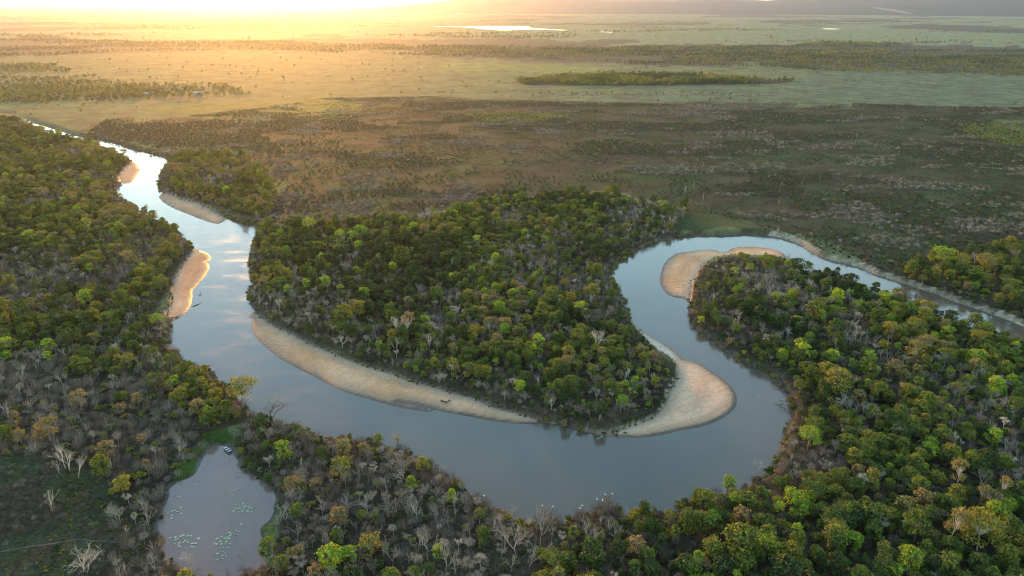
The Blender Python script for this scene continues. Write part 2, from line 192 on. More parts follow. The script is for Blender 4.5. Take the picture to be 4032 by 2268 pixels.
def fast_mesh(name, verts, quads, mats=(), smooth=True):
    verts = np.asarray(verts, dtype=np.float32); quads = np.asarray(quads, dtype=np.int32)
    me = bpy.data.meshes.new(name)
    me.vertices.add(len(verts)); me.vertices.foreach_set('co', verts.ravel())
    n = len(quads)
    me.loops.add(n * 4); me.loops.foreach_set('vertex_index', quads.ravel())
    me.polygons.add(n)
    me.polygons.foreach_set('loop_start', np.arange(0, n * 4, 4, dtype=np.int32))
    me.polygons.foreach_set('loop_total', np.full(n, 4, dtype=np.int32))
    me.polygons.foreach_set('use_smooth', np.full(n, smooth, dtype=bool))
    for m in mats:
        me.materials.append(m)
    me.update(calc_edges=True)
    me.validate()
    return me

def new_obj(name, me, parent=None, loc=None):
    o = bpy.data.objects.new(name, me)
    if parent is not None: o.parent = parent
    if loc is not None: o.location = loc
    COL.objects.link(o)
    return o

def lattice(ix, iy, seed):
    n = (ix.astype(np.int64) * 374761393 + iy.astype(np.int64) * 668265263 + seed * 982451653) & 0x7fffffff
    n = ((n ^ (n >> 13)) * 1274126177) & 0x7fffffff
    return ((n ^ (n >> 16)) & 0xffff) / 65535.0

def vnoise(x, y, scale, seed=0):
    x = np.asarray(x) / scale; y = np.asarray(y) / scale
    ix, iy = np.floor(x), np.floor(y)
    fx, fy = x - ix, y - iy
    fx = fx * fx * (3 - 2 * fx); fy = fy * fy * (3 - 2 * fy)
    a = lattice(ix, iy, seed); b = lattice(ix + 1, iy, seed)
    c = lattice(ix, iy + 1, seed); d = lattice(ix + 1, iy + 1, seed)
    return (a * (1 - fx) + b * fx) * (1 - fy) + (c * (1 - fx) + d * fx) * fy

def fbm(x, y, scale, seed=0, octs=4):
    v = 0; a = 0.5; t = 0
    for i in range(octs):
        v = v + a * vnoise(x, y, scale / 2 ** i, seed + i * 17); t += a; a *= 0.55
    return v / t

def sstep(a, b, x):
    t = np.clip((x - a) / (b - a), 0, 1)
    return t * t * (3 - 2 * t)

def seg_dist(px, py, pts, closed=True):
    P = np.asarray(pts, dtype=np.float64)
    Q = np.roll(P, -1, axis=0) if closed else P[1:]
    if not closed: P = P[:-1]
    best = np.full(px.shape, 1e18)
    for (ax, ay), (bx, by) in zip(P, Q):
        dx, dy = bx - ax, by - ay
        L = dx * dx + dy * dy + 1e-9
        t = np.clip(((px - ax) * dx + (py - ay) * dy) / L, 0, 1)
        ex = px - ax - t * dx; ey = py - ay - t * dy
        np.minimum(best, ex * ex + ey * ey, out=best)
    return np.sqrt(best)

def inside(px, py, pts):
    P = np.asarray(pts, dtype=np.float64); Q = np.roll(P, -1, axis=0)
    r = np.zeros(px.shape, dtype=bool)
    for (ax, ay), (bx, by) in zip(P, Q):
        if ay == by: continue
        m = (ay > py) != (by > py)
        r ^= m & (px < (bx - ax) * (py - ay) / (by - ay) + ax)
    return r

def sdf(px, py, pts):
    """signed distance, negative inside; exact only close to the polygon"""
    out = np.full(px.shape, 1e4)
    P = np.asarray(pts); lo = P.min(0) - 60; hi = P.max(0) + 60
    m = (px > lo[0]) & (px < hi[0]) & (py > lo[1]) & (py < hi[1])
    if m.any():
        d = seg_dist(px[m], py[m], pts)
        d[inside(px[m], py[m], pts)] *= -1
        out[m] = d
    return out

def smooth_poly(pts, it=1):
    """Chaikin corner cutting, so traced shorelines bend like water does"""
    P = np.asarray(pts, dtype=np.float64)
    for _ in range(it):
        Q = np.roll(P, -1, axis=0)
        P = np.stack([P * .75 + Q * .25, P * .25 + Q * .75], 1).reshape(-1, 2)
    return P

CHANNEL = smooth_poly(BANK_A + BANK_B[::-1])
BARS = {k: smooth_poly(v) for k, v in SANDBARS.items()}
POND_P = smooth_poly(POND)

# ------------------------------------------------------------------ node helpers
def material(name):
    m = bpy.data.materials.new(name); m.use_nodes = True
    nt = m.node_tree
    for n in list(nt.nodes): nt.nodes.remove(n)
    return m, nt, nt.nodes.new, nt.links.new

def ramp(nt, stops, interp='LINEAR'):
    r = nt.nodes.new('ShaderNodeValToRGB')
    r.color_ramp.interpolation = interp
    el = r.color_ramp.elements
    while len(el) < len(stops): el.new(0.5)
    for e, (p, c) in zip(el, stops):
        e.position = p; e.color = (*c, 1.0)
    return r

def noise(nt, scale, detail=4, rough=0.55, vec=None):
    n = nt.nodes.new('ShaderNodeTexNoise')
    n.inputs['Scale'].default_value = scale
    n.inputs['Detail'].default_value = detail
    n.inputs['Roughness'].default_value = rough
    if vec is not None: nt.links.new(vec, n.inputs['Vector'])
    return n

def mapr(nt, src, a, b, c, d):
    m = nt.nodes.new('ShaderNodeMapRange')
    m.inputs[1].default_value, m.inputs[2].default_value = a, b
    m.inputs[3].default_value, m.inputs[4].default_value = c, d
    nt.links.new(src, m.inputs[0])
    return m.outputs[0]

def mixc(nt, fac, a, b, mode='MIX'):
    m = nt.nodes.new('ShaderNodeMix'); m.data_type = 'RGBA'; m.blend_type = mode
    for s, v in ((m.inputs[0], fac), (m.inputs[6], a), (m.inputs[7], b)):
        if isinstance(v, (int, float)): s.default_value = v
        elif isinstance(v, tuple): s.default_value = (*v, 1.0) if len(v) == 3 else v
        else: nt.links.new(v, s)
    return m.outputs[2]

# leaf ramp: dark green .. green .. lime .. olive .. tan .. rust  (position = tint)
LEAF = [(0.00, (0.034, 0.062, 0.009)), (0.18, (0.070, 0.115, 0.011)), (0.36, (0.132, 0.172, 0.016)), (0.52, (0.215, 0.212, 0.022)),
        (0.64, (0.250, 0.215, 0.075)), (0.74, (0.210, 0.160, 0.080)), (0.82, (0.220, 0.115, 0.055)), (0.86, (0.150, 0.235, 0.015)), (1.00, (0.290, 0.390, 0.020))]

def leaf_material():
    m, nt, N, L = material('leaf')
    out = N('ShaderNodeOutputMaterial')
    at = N('ShaderNodeAttribute'); at.attribute_type = 'INSTANCER'; at.attribute_name = 'tint'
    tc = N('ShaderNodeTexCoord')
    nz = noise(nt, 0.55, 3, 0.6, tc.outputs['Object'])
    add = N('ShaderNodeMath'); add.operation = 'MULTIPLY_ADD'
    L(nz.outputs['Fac'], add.inputs[0]); add.inputs[1].default_value = 0.10; L(at.outputs['Fac'], add.inputs[2])
    sub = N('ShaderNodeMath'); sub.operation = 'SUBTRACT'; L(add.outputs[0], sub.inputs[0]); sub.inputs[1].default_value = 0.05
    r = ramp(nt, LEAF); L(sub.outputs[0], r.inputs[0])
    nz2 = noise(nt, 1.15, 3, 0.65, tc.outputs['Object'])
    v = mapr(nt, nz2.outputs['Fac'], 0.34, 0.66, 0.40, 1.75)
    col = mixc(nt, 1.0, r.outputs[0], v, 'MULTIPLY')
    d = N('ShaderNodeBsdfDiffuse'); L(col, d.inputs['Color'])
    t = N('ShaderNodeBsdfTranslucent')
    tcol = mixc(nt, 1.0, col, (1.25, 1.15, 0.55), 'MULTIPLY'); L(tcol, t.inputs['Color'])
    g = N('ShaderNodeBsdfGlossy'); g.inputs['Roughness'].default_value = 0.55; g.inputs['Color'].default_value = (1, 1, 1, 1)
    mx = N('ShaderNodeMixShader'); mx.inputs[0].default_value = 0.42
    L(d.outputs[0], mx.inputs[1]); L(t.outputs[0], mx.inputs[2])
    mx2 = N('ShaderNodeMixShader'); mx2.inputs[0].default_value = 0.025
    L(mx.outputs[0], mx2.inputs[1]); L(g.outputs[0], mx2.inputs[2])
    L(mx2.outputs[0], out.inputs['Surface'])
    return m

def bark_material(name, stops, spread=0.35):
    m, nt, N, L = material(name)
    out = N('ShaderNodeOutputMaterial')
    at = N('ShaderNodeAttribute'); at.attribute_type = 'INSTANCER'; at.attribute_name = 'tint'
    tc = N('ShaderNodeTexCoord')
    nz = noise(nt, 1.7, 3, 0.6, tc.outputs['Object'])
    add = N('ShaderNodeMath'); add.operation = 'MULTIPLY_ADD'
    L(nz.outputs['Fac'], add.inputs[0]); add.inputs[1].default_value = spread; L(at.outputs['Fac'], add.inputs[2])
    sub = N('ShaderNodeMath'); sub.operation = 'SUBTRACT'; L(add.outputs[0], sub.inputs[0]); sub.inputs[1].default_value = spread / 2
    r = ramp(nt, stops); L(sub.outputs[0], r.inputs[0])
    b = N('ShaderNodeBsdfPrincipled'); L(r.outputs[0], b.inputs['Base Color']); b.inputs['Roughness'].default_value = 0.9
    b.inputs['Specular IOR Level'].default_value = 0.1
    L(b.outputs[0], out.inputs['Surface'])
    return m

def plain_material(name, c0, c1, scale=2.0, rough=0.8, spec=0.3):
    m, nt, N, L = material(name)
    out = N('ShaderNodeOutputMaterial'); tc = N('ShaderNodeTexCoord')
    nz = noise(nt, scale, 4, 0.6, tc.outputs['Object'])
    r = ramp(nt, [(0.3, c0), (0.7, c1)]); L(nz.outputs['Fac'], r.inputs[0])
    b = N('ShaderNodeBsdfPrincipled'); L(r.outputs[0], b.inputs['Base Color']); b.inputs['Roughness'].default_value = rough
    b.inputs['Specular IOR Level'].default_value = spec
    L(b.outputs[0], out.inputs['Surface'])
    return m

M_LEAF = leaf_material()
M_TRUNK = bark_material('bark', [(0.0, (0.06, 0.048, 0.038)), (0.5, (0.12, 0.10, 0.08)), (1.0, (0.24, 0.21, 0.18))])
M_BARE = bark_material('bare_wood', [(0.0, (0.115, 0.086, 0.062)), (0.4, (0.27, 0.215, 0.165)), (0.75, (0.47, 0.39, 0.30)), (1.0, (0.68, 0.58, 0.46))])
M_TWIG = bark_material('dry_twigs', [(0.0, (0.072, 0.048, 0.032)), (0.35, (0.155, 0.110, 0.075)), (0.6, (0.28, 0.218, 0.155)), (0.8, (0.40, 0.33, 0.265)), (1.0, (0.27, 0.10, 0.055))])

def ground_material():
    m, nt, N, L = material('ground')
    out = N('ShaderNodeOutputMaterial'); tc = N('ShaderNodeTexCoord'); P = tc.outputs['Object']
    a = N('ShaderNodeAttribute'); a.attribute_name = 'tone_a'
    b = N('ShaderNodeAttribute'); b.attribute_name = 'tone_b'
    w = N('ShaderNodeAttribute'); w.attribute_name = 'wet'
    n1 = noise(nt, 0.09, 6, 0.62, P)
    n2 = noise(nt, 0.012, 4, 0.55, P)
    s = N('ShaderNodeMath'); s.operation = 'ADD'; L(n1.outputs['Fac'], s.inputs[0]); L(n2.outputs['Fac'], s.inputs[1])
    f = mapr(nt, s.outputs[0], 0.86, 1.14, 0, 1)
    col = mixc(nt, f, a.outputs['Color'], b.outputs['Color'])
    n3 = noise(nt, 0.8, 5, 0.65, P)
    v = mapr(nt, n3.outputs['Fac'], 0.3, 0.7, 0.6, 1.4)
    col = mixc(nt, 1.0, col, v, 'MULTIPLY')
    n5 = noise(nt, 0.03, 7, 0.72, P)
    col = mixc(nt, 1.0, col, mapr(nt, n5.outputs['Fac'], 0.32, 0.68, 0.55, 1.45), 'MULTIPLY')
    bs = N('ShaderNodeBsdfPrincipled'); L(col, bs.inputs['Base Color'])
    L(mapr(nt, w.outputs['Fac'], 0, 1, 0.95, 0.35), bs.inputs['Roughness'])
    L(mapr(nt, w.outputs['Fac'], 0, 1, 0.05, 0.4), bs.inputs['Specular IOR Level'])
    bp = N('ShaderNodeBump'); bp.inputs['Strength'].default_value = 0.6; bp.inputs['Distance'].default_value = 0.35
    L(n3.outputs['Fac'], bp.inputs['Height']); L(bp.outputs[0], bs.inputs['Normal'])
    L(bs.outputs[0], out.inputs['Surface'])
    return m

def sand_material():
    m, nt, N, L = material('sand')
    out = N('ShaderNodeOutputMaterial'); tc = N('ShaderNodeTexCoord'); P = tc.outputs['Object']
    a = N('ShaderNodeAttribute'); a.attribute_name = 'tone_a'
    b = N('ShaderNodeAttribute'); b.attribute_name = 'tone_b'
    w = N('ShaderNodeAttribute'); w.attribute_name = 'wet'
    n1 = noise(nt, 0.05, 5, 0.6, P)
    f = mapr(nt, n1.outputs['Fac'], 0.38, 0.62, 0, 1)
    col = mixc(nt, f, a.outputs['Color'], b.outputs['Color'])
    # wind ripples and drainage rills
    wv = N('ShaderNodeTexWave'); wv.inputs['Scale'].default_value = 0.10; wv.inputs['Distortion'].default_value = 26.0
    wv.inputs['Detail'].default_value = 3.0; wv.inputs['Detail Scale'].default_value = 0.5
    mp = N('ShaderNodeMapping'); mp.inputs['Rotation'].default_value = (0, 0, 0.7); L(P, mp.inputs[0]); L(mp.outputs[0], wv.inputs['Vector'])
    n3 = noise(nt, 0.6, 5, 0.65, P)
    # scattered flotsam and droppings
    vo = N('ShaderNodeTexVoronoi'); vo.inputs['Scale'].default_value = 0.42; L(P, vo.inputs['Vector'])
    n4 = noise(nt, 0.035, 2, 0.5, P)
    lim = mapr(nt, n4.outputs['Fac'], 0.48, 0.66, 0.0, 0.17)
    lt = N('ShaderNodeMath'); lt.operation = 'LESS_THAN'; L(vo.outputs['Distance'], lt.inputs[0]); L(lim, lt.inputs[1])
    v = mapr(nt, n3.outputs['Fac'], 0.3, 0.7, 0.86, 1.14)
    col = mixc(nt, 1.0, col, v, 'MULTIPLY')
    v2 = mapr(nt, wv.outputs['Fac'], 0, 1, 0.95, 1.04)
    col = mixc(nt, 1.0, col, v2, 'MULTIPLY')
    col = mixc(nt, lt.outputs[0], col, (0.07, 0.055, 0.045))
    bs = N('ShaderNodeBsdfPrincipled'); L(col, bs.inputs['Base Color'])
    L(mapr(nt, w.outputs['Fac'], 0, 1, 0.95, 0.40), bs.inputs['Roughness'])
    L(mapr(nt, w.outputs['Fac'], 0, 1, 0.05, 0.35), bs.inputs['Specular IOR Level'])
    hsum = N('ShaderNodeMath'); hsum.operation = 'MULTIPLY_ADD'; L(wv.outputs['Fac'], hsum.inputs[0]); hsum.inputs[1].default_value = 0.22; L(n3.outputs['Fac'], hsum.inputs[2])
    bp = N('ShaderNodeBump'); bp.inputs['Strength'].default_value = 0.5; bp.inputs['Distance'].default_value = 0.30
    L(hsum.outputs[0], bp.inputs['Height']); L(bp.outputs[0], bs.inputs['Normal'])
    L(bs.outputs[0], out.inputs['Surface'])
    return m

def water_material(name, deep, silt, rough, bump, ior=1.45, gusty=0.10):
    m, nt, N, L = material(name)
    out = N('ShaderNodeOutputMaterial'); tc = N('ShaderNodeTexCoord'); P = tc.outputs['Object']
    n0 = noise(nt, 0.018, 3, 0.5, P)
    col = mixc(nt, mapr(nt, n0.outputs['Fac'], 0.35, 0.65, 0, 1), deep, silt)
    mp = N('ShaderNodeMapping'); mp.inputs['Rotation'].default_value = (0, 0, 0.5); mp.inputs['Scale'].default_value = (1.0, 2.2, 1.0); L(P, mp.inputs[0])
    n1 = noise(nt, 0.40, 5, 0.65, mp.outputs[0])
    n2 = noise(nt, 2.6, 3, 0.6, mp.outputs[0])
    gust = noise(nt, 0.045, 6, 0.68, mp.outputs[0])
    g = mapr(nt, gust.outputs['Fac'], 0.38, 0.70, 0.10, 1.0)
    hs = N('ShaderNodeMath'); hs.operation = 'MULTIPLY_ADD'; L(n1.outputs['Fac'], hs.inputs[0]); hs.inputs[1].default_value = 1.6; L(n2.outputs['Fac'], hs.inputs[2])
    st = N('ShaderNodeMath'); st.operation = 'MULTIPLY'; L(g, st.inputs[0]); st.inputs[1].default_value = bump
    bp = N('ShaderNodeBump'); bp.inputs['Distance'].default_value = 0.12; L(hs.outputs[0], bp.inputs['Height']); L(st.outputs[0], bp.inputs['Strength'])
    bs = N('ShaderNodeBsdfPrincipled'); L(col, bs.inputs['Base Color'])
    L(mapr(nt, gust.outputs['Fac'], 0.36, 0.66, rough, rough + gusty), bs.inputs['Roughness'])
    bs.inputs['IOR'].default_value = ior
    L(bp.outputs[0], bs.inputs['Normal'])
    L(bs.outputs[0], out.inputs['Surface'])
    return m

M_GROUND = ground_material()
M_SAND = sand_material()
M_RIVER = water_material('river_water', (0.085, 0.070, 0.045), (0.112, 0.092, 0.062), 0.05, 0.20, 1.45, 0.11)
M_POND = water_material('pond_water', (0.170, 0.108, 0.080), (0.205, 0.130, 0.096), 0.05, 0.05)
M_LAKE = water_material('lake_water', (0.06, 0.06, 0.06), (0.07, 0.07, 0.07), 0.10, 0.02)

# ------------------------------------------------------------------ ground sheet
ang = np.concatenate([np.arange(-180, -52, 4.0), np.arange(-52, 52.01, 0.25), np.arange(56, 180, 4.0)])
ang = np.radians(ang)
rad = [30.0]
while rad[-1] < 60000:
    r = rad[-1]
    rad.append(r * (1.0066 if r < 700 else (1.012 if r < 1600 else 1.03)) if r > 100 else r * 1.04)
rad = np.array(rad)
NA, NR = len(ang), len(rad)
AA, RR = np.meshgrid(ang, rad)
GX, GY = (RR * np.sin(AA)).ravel(), (RR * np.cos(AA)).ravel()
GR = RR.ravel()

def ground_level(x, y, full=False):
    x = np.asarray(x, dtype=np.float64); y = np.asarray(y, dtype=np.float64)
    dist = np.hypot(x, y)
    rough = (fbm(x, y, 5.0, 3, 3) - 0.5) * 2.2
    d_ch = sdf(x, y, CHANNEL)
    d_po = sdf(x, y, POND_P)
    land = 2.5 + (fbm(x, y, 45, 5, 3) - 0.5) * 1.2 * sstep(30, 80, dist)
    land = land + (fbm(x, y, 2500, 9, 3) - 0.5) * 14 * sstep(6000, 14000, dist)
    dd = d_ch + rough * 0.55
    bank = sstep(0.0, 3.2, dd)
    bed = -0.25 - 1.4 * sstep(0, 7, -dd)
    z = np.where(dd > 0, -0.25 + (land + 0.25) * bank, bed)
    dp = d_po + rough * 1.5
    zp = np.where(dp > 0, -0.06 + (land + 0.06) * sstep(0, 17, dp), -0.06 - 0.8 * sstep(0, 9, -dp))
    z = np.where(dp < 17, np.minimum(z, zp), z)
    # muddy landing at the head of the pond
    s_best = np.full(x.shape, 1e4); which = np.zeros(x.shape, dtype=np.int32)
    for i, (k, p) in enumerate(BARS.items()):
        s = sdf(x, y, p)
        m = s < s_best
        s_best[m] = s[m]; which[m] = i
    s_in = -(s_best + rough * 0.22)
    hs = np.where(s_in > 0, 0.06 + 0.26 * sstep(0, 1.1, s_in) + 0.9 * sstep(0, 26, s_in) + (fbm(x, y, 9, 21, 3) - 0.5) * 0.22 * sstep(0, 4, s_in), 0.06 + s_in * 0.30)
    hs = np.where(s_best < 6, hs, -9)
    sand_top = hs > z
    z = np.maximum(z, hs)
    if not full: return z
    return z, dd, dp, s_in, sand_top, which

GZ, D_CH, D_PO, S_IN, SAND_TOP, S_WHICH = ground_level(GX, GY, True)

wx = GX + (fbm(GX, GY, 60, 31, 4) - 0.5) * 0.10 * np.minimum(GR, 1500)
wy = GY + (fbm(GX, GY, 60, 37, 4) - 0.5) * 0.14 * np.minimum(GR, 2500)
farw = sstep(700, 1600, GR) * GR
wx += (fbm(GX, GY, 420, 43, 4) - 0.5) * 0.30 * farw
wy += (fbm(GX, GY, 420, 47, 4) - 0.5) * 0.26 * farw
TA = np.zeros((len(GX), 3)); TB = np.zeros((len(GX), 3)); WET = np.zeros(len(GX))
TA[:] = (0.135, 0.155, 0.058); TB[:] = (0.100, 0.110, 0.052)           # open wet savanna
def paint(zone, a, b, w=1.0, warp=True):
    m = inside(wx if warp else GX, wy if warp else GY, ZONES[zone])
    TA[m] = a; TB[m] = b
far = GR > 2600
TA[far] = (0.175, 0.205, 0.090); TB[far] = (0.140, 0.160, 0.078)
streak = fbm(GX, GY, 900, 41, 4)
m = (GR > 2600) & (streak > 0.56); TA[m] = (0.055, 0.060, 0.036); TB[m] = (0.075, 0.075, 0.045)
paint('band_a', (0.050, 0.052, 0.032), (0.075, 0.070, 0.046))
paint('band_left', (0.060, 0.055, 0.032), (0.090, 0.080, 0.045))
paint('burnt', (0.036, 0.055, 0.021), (0.058, 0.045, 0.030))
paint('meadow_right', (0.115, 0.145, 0.075), (0.085, 0.105, 0.056))
paint('meadow_left', (0.120, 0.130, 0.040), (0.150, 0.150, 0.040))
paint('meadow_mid', (0.170, 0.190, 0.050), (0.140, 0.165, 0.050))
paint('lime_patch', (0.130, 0.135, 0.032), (0.075, 0.068, 0.036))
paint('lime_patch2', (0.110, 0.130, 0.036), (0.065, 0.060, 0.036))
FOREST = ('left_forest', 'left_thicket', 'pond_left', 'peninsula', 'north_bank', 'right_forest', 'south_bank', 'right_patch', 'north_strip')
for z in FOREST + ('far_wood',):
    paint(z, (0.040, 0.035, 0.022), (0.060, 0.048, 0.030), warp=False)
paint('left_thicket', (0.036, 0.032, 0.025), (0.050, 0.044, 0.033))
paint('open_left', (0.044, 0.052, 0.026), (0.062, 0.048, 0.032))
paint('green_pond_right', (0.060, 0.150, 0.008), (0.080, 0.180, 0.010))
paint('green_pond_top', (0.040, 0.092, 0.014), (0.055, 0.085, 0.022))
paint('green_pond_east', (0.032, 0.060, 0.014), (0.060, 0.062, 0.026))
paint('green_bar', (0.062, 0.120, 0.022), (0.100, 0.108, 0.038))
paint('green_north', (0.045, 0.062, 0.022), (0.075, 0.070, 0.034))
paint('green_bank2', (0.060, 0.070, 0.022), (0.085, 0.072, 0.030))
# mud and waterline
m = (D_PO > -3) & (D_PO < 2.5); TA[m] = (0.055, 0.050, 0.034); TB[m] = (0.080, 0.068, 0.050); WET[m] = 0.6
mud = (np.hypot(GX + 103, GY - 213) < 11) & (D_PO < 3); TA[mud] = (0.115, 0.092, 0.078); TB[mud] = (0.085, 0.068, 0.055); WET[mud] = 0.7
m = (D_CH < 1.6) & (D_CH > -6) & ~SAND_TOP; TA[m] = (0.060, 0.044, 0.030); TB[m] = (0.105, 0.080, 0.055); WET[m] = 0.3
# pale undercut bank on the downstream reach
dpb = seg_dist(GX, GY, PALE_BANK, closed=False)
pb = (dpb < 3.0 + 2.6 * (fbm(GX, GY, 14, 55, 3) - 0.5)) & (D_CH > -0.6)
TA[pb] = (0.42, 0.32, 0.22); TB[pb] = (0.24, 0.185, 0.13); WET[pb] = 0
# bleached sand behind the bars
beach = (D_CH > -2.2) & (D_CH < 0.6 + 0.8 * (S_WHICH == 3)) & (S_IN > -5)
TA[beach] = (0.42, 0.33, 0.23); TB[beach] = (0.20, 0.16, 0.11)
SAND = SAND_TOP & (D_CH < 1.0)
def blend(cur, w, col): return cur * (1 - w[:, None]) + np.array(col) * w[:, None]
k4 = (S_WHICH == 3).astype(float)
sa = blend(np.tile((0.560, 0.285, 0.140), (len(GX), 1)), k4, (0.610, 0.355, 0.210))
sb = blend(np.tile((0.630, 0.355, 0.195), (len(GX), 1)), k4, (0.670, 0.415, 0.260))
w_bl = sstep(-5.0, -1.0, D_CH); sa = blend(sa, w_bl, (0.60, 0.46, 0.32)); sb = blend(sb, w_bl, (0.52, 0.37, 0.24))
w_wh = k4 * sstep(283, 290, GY); sa = blend(sa, w_wh, (0.78, 0.72, 0.62)); sb = blend(sb, w_wh, (0.70, 0.62, 0.50))
w_da = 1 - sstep(1.6, 7.0, S_IN); sa = blend(sa, w_da * .8, (0.38, 0.235, 0.14)); sb = blend(sb, w_da * .8, (0.46, 0.30, 0.19))
w_ri = 1 - sstep(0.7, 2.3, S_IN); sa = blend(sa, w_ri, (0.095, 0.062, 0.040)); sb = blend(sb, w_ri, (0.140, 0.092, 0.058))
TA[SAND] = sa[SAND]; TB[SAND] = sb[SAND]; WET[SAND] = (0.8 * w_ri + 0.25 * w_da * (1 - w_ri))[SAND]
# flood lines left on the bars as the water fell
lines = 1 + 0.14 * np.sin(S_IN * 0.55 + 6.0 * fbm(GX, GY, 45, 141, 3)) * fbm(GX, GY, 40, 143, 2) + 0.30 * (fbm(GX, GY, 13, 147, 4) - 0.5)
TA[SAND] *= lines[SAND][:, None]; TB[SAND] *= lines[SAND][:, None]
idx = np.arange(NR * NA).reshape(NR, NA)
i0 = idx[:-1, :]; i1 = idx[1:, :]
q = np.stack([i0, np.roll(i0, -1, 1), np.roll(i1, -1, 1), i1], -1).reshape(-1, 4)
GV = np.stack([GX, GY, GZ], -1)
f_sand = SAND[q].sum(1) >= 3
f_bar = S_WHICH[q[:, 0]]

def sheet(name, faces, mat, label=None):
    used, inv = np.unique(faces.ravel(), return_inverse=True)
    me = fast_mesh(name, GV[used], inv.reshape(-1, 4), (mat,))
    for nm, arr in (('tone_a', TA), ('tone_b', TB)):
        at = me.attributes.new(nm, 'FLOAT_COLOR', 'POINT')
        at.data.foreach_set('color', np.concatenate([arr[used], np.ones((len(used), 1))], 1).astype(np.float32).ravel())
    at = me.attributes.new('wet', 'FLOAT', 'POINT'); at.data.foreach_set('value', WET[used].astype(np.float32))
    o = new_obj(name, me); tag(o, label, kind='structure')
    return o

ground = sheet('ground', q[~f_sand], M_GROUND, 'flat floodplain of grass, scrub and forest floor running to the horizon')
BAR_LABEL = {'1': 'small sandbar on the far upstream reach, below the dark bank', '2': 'narrow tan sandbar against the upstream forest point', '3': 'long curving tan sandbar along the inside of the bend',
             '4': 'broad pale rippled sandbar at the tip of the forest inside the bend', '5': 'rounded brown sandbar where the river turns away downstream', '6': 'tan sandbar beside the green bank upstream of the lily pond'}
for i, k in enumerate(BARS):
    fm = f_sand & (f_bar == i)
    if fm.any(): sheet('sandbar', q[fm], M_SAND, BAR_LABEL[k])
# close the sheet under the camera
cap = bpy.data.meshes.new('ground_below')
cv = [tuple(GV[j]) for j in range(NA)] + [(0, 0, 2.5)]
cap.from_pydata(cv, [], [(j, (j + 1) % NA, NA) for j in range(NA)][::1])
cap.materials.append(M_GROUND)
for nm, arr in (('tone_a', (0.040, 0.045, 0.028)), ('tone_b', (0.050, 0.044, 0.034))):
    at = cap.attributes.new(nm, 'FLOAT_COLOR', 'POINT'); at.data.foreach_set('color', np.tile(np.array([*arr, 1], dtype=np.float32), NA + 1))
cap_o = new_obj('ground_patch', cap); tag(cap_o, 'forest floor directly below the viewpoint', kind='structure')

def water_sheet(name, sel, mat, label, z=0.0):
    fsel = q[sel[q].any(1)]
    used, inv = np.unique(fsel.ravel(), return_inverse=True)
    v = np.stack([GX[used], GY[used], np.full(len(used), z)], -1)
    o = new_obj(name, fast_mesh(name, v, inv.reshape(-1, 4), (mat,)))
    return tag(o, label, kind='structure')
water_sheet('river', D_CH < 2.0, M_RIVER, 'wide silty river winding in a loop, reflecting the evening sky')
water_sheet('pond', D_PO < 2.5, M_POND, 'shallow brown lily pond among scrub and trees')
for i, p in enumerate(LAKES):
    P = smooth_poly(p)
    o = new_obj('lake', mesh_from('lake', [(x, y, 3.4) for x, y in P], [tuple(range(len(P)))], (M_LAKE,)))
    tag(o, ['bright distant lake lying across the plain', 'thin sliver of distant water beside the bright lake', 'thin bright pool among the far dark groves'][i], kind='structure')

# narrow trodden track over the open scrub
tp = smooth_poly(TRACK + [TRACK[-1]], 0)
pts = []
for (ax, ay), (bx, by) in zip(TRACK[:-1], TRACK[1:]):
    for t in np.linspace(0, 1, 24, endpoint=False): pts.append((ax + (bx - ax) * t, ay + (by - ay) * t))
pts = np.array(pts); pts[:, 1] += (fbm(pts[:, 0], pts[:, 1], 9, 77, 2) - 0.5) * 1.4
tv = []
for i in range(len(pts)):
    d = pts[min(i + 1, len(pts) - 1)] - pts[max(i - 1, 0)]; n = np.array([-d[1], d[0]]) / (np.hypot(*d) + 1e-9)
    w = 0.22 + 0.14 * random.random()
    for s in (-1, 1):
        p = pts[i] + n * s * w; tv.append((p[0], p[1], 0))
tv = np.array(tv); tv[:, 2] = ground_level(tv[:, 0], tv[:, 1]) + 0.10
M_TRACK = plain_material('trodden_earth', (0.085, 0.070, 0.052), (0.14, 0.12, 0.095), 0.3, 0.95, 0.05)
o = new_obj('path', mesh_from('path', tv, [(2 * i, 2 * i + 2, 2 * i + 3, 2 * i + 1) for i in range(len(pts) - 1)], (M_TRACK,)))
tag(o, 'narrow pale trodden path across the open scrub beside the pond', kind='structure')

# far hills
ha = np.radians(np.arange(-14, 75, 0.25)); hr = np.linspace(9500, 17000, 46)
HA, HR = np.meshgrid(ha, hr); hx, hy = HR * np.sin(HA), HR * np.cos(HA)
t = (HR - 9500) / 7500
ridge = fbm(hx, hy, 3800, 61, 5); ridge2 = fbm(hx, hy, 1500, 67, 4)
hz = -3 + (sstep(0.0, 0.62, t) * (1 - sstep(0.9, 1.0, t))) * (120 + 330 * np.clip(ridge - 0.28, 0, 1) + 70 * (ridge2 - 0.5)) * sstep(math.radians(-14), math.radians(-1), HA)
hi = np.arange(hx.size).reshape(hx.shape)
hq = np.stack([hi[:-1, :-1], hi[:-1, 1:], hi[1:, 1:], hi[1:, :-1]], -1).reshape(-1, 4)
M_HILL = plain_material('hill_forest', (0.030, 0.042, 0.026), (0.052, 0.060, 0.036), 0.004, 0.95, 0.02)
tag(new_obj('hills', fast_mesh('hills', np.stack([hx.ravel(), hy.ravel(), hz.ravel()], -1), hq, (M_HILL,))), 'low blue hills behind the far plain', kind='structure')

# ------------------------------------------------------------------ plant shapes
def rot_from(d):
    return Vector(d).to_track_quat('Z', 'Y').to_matrix()

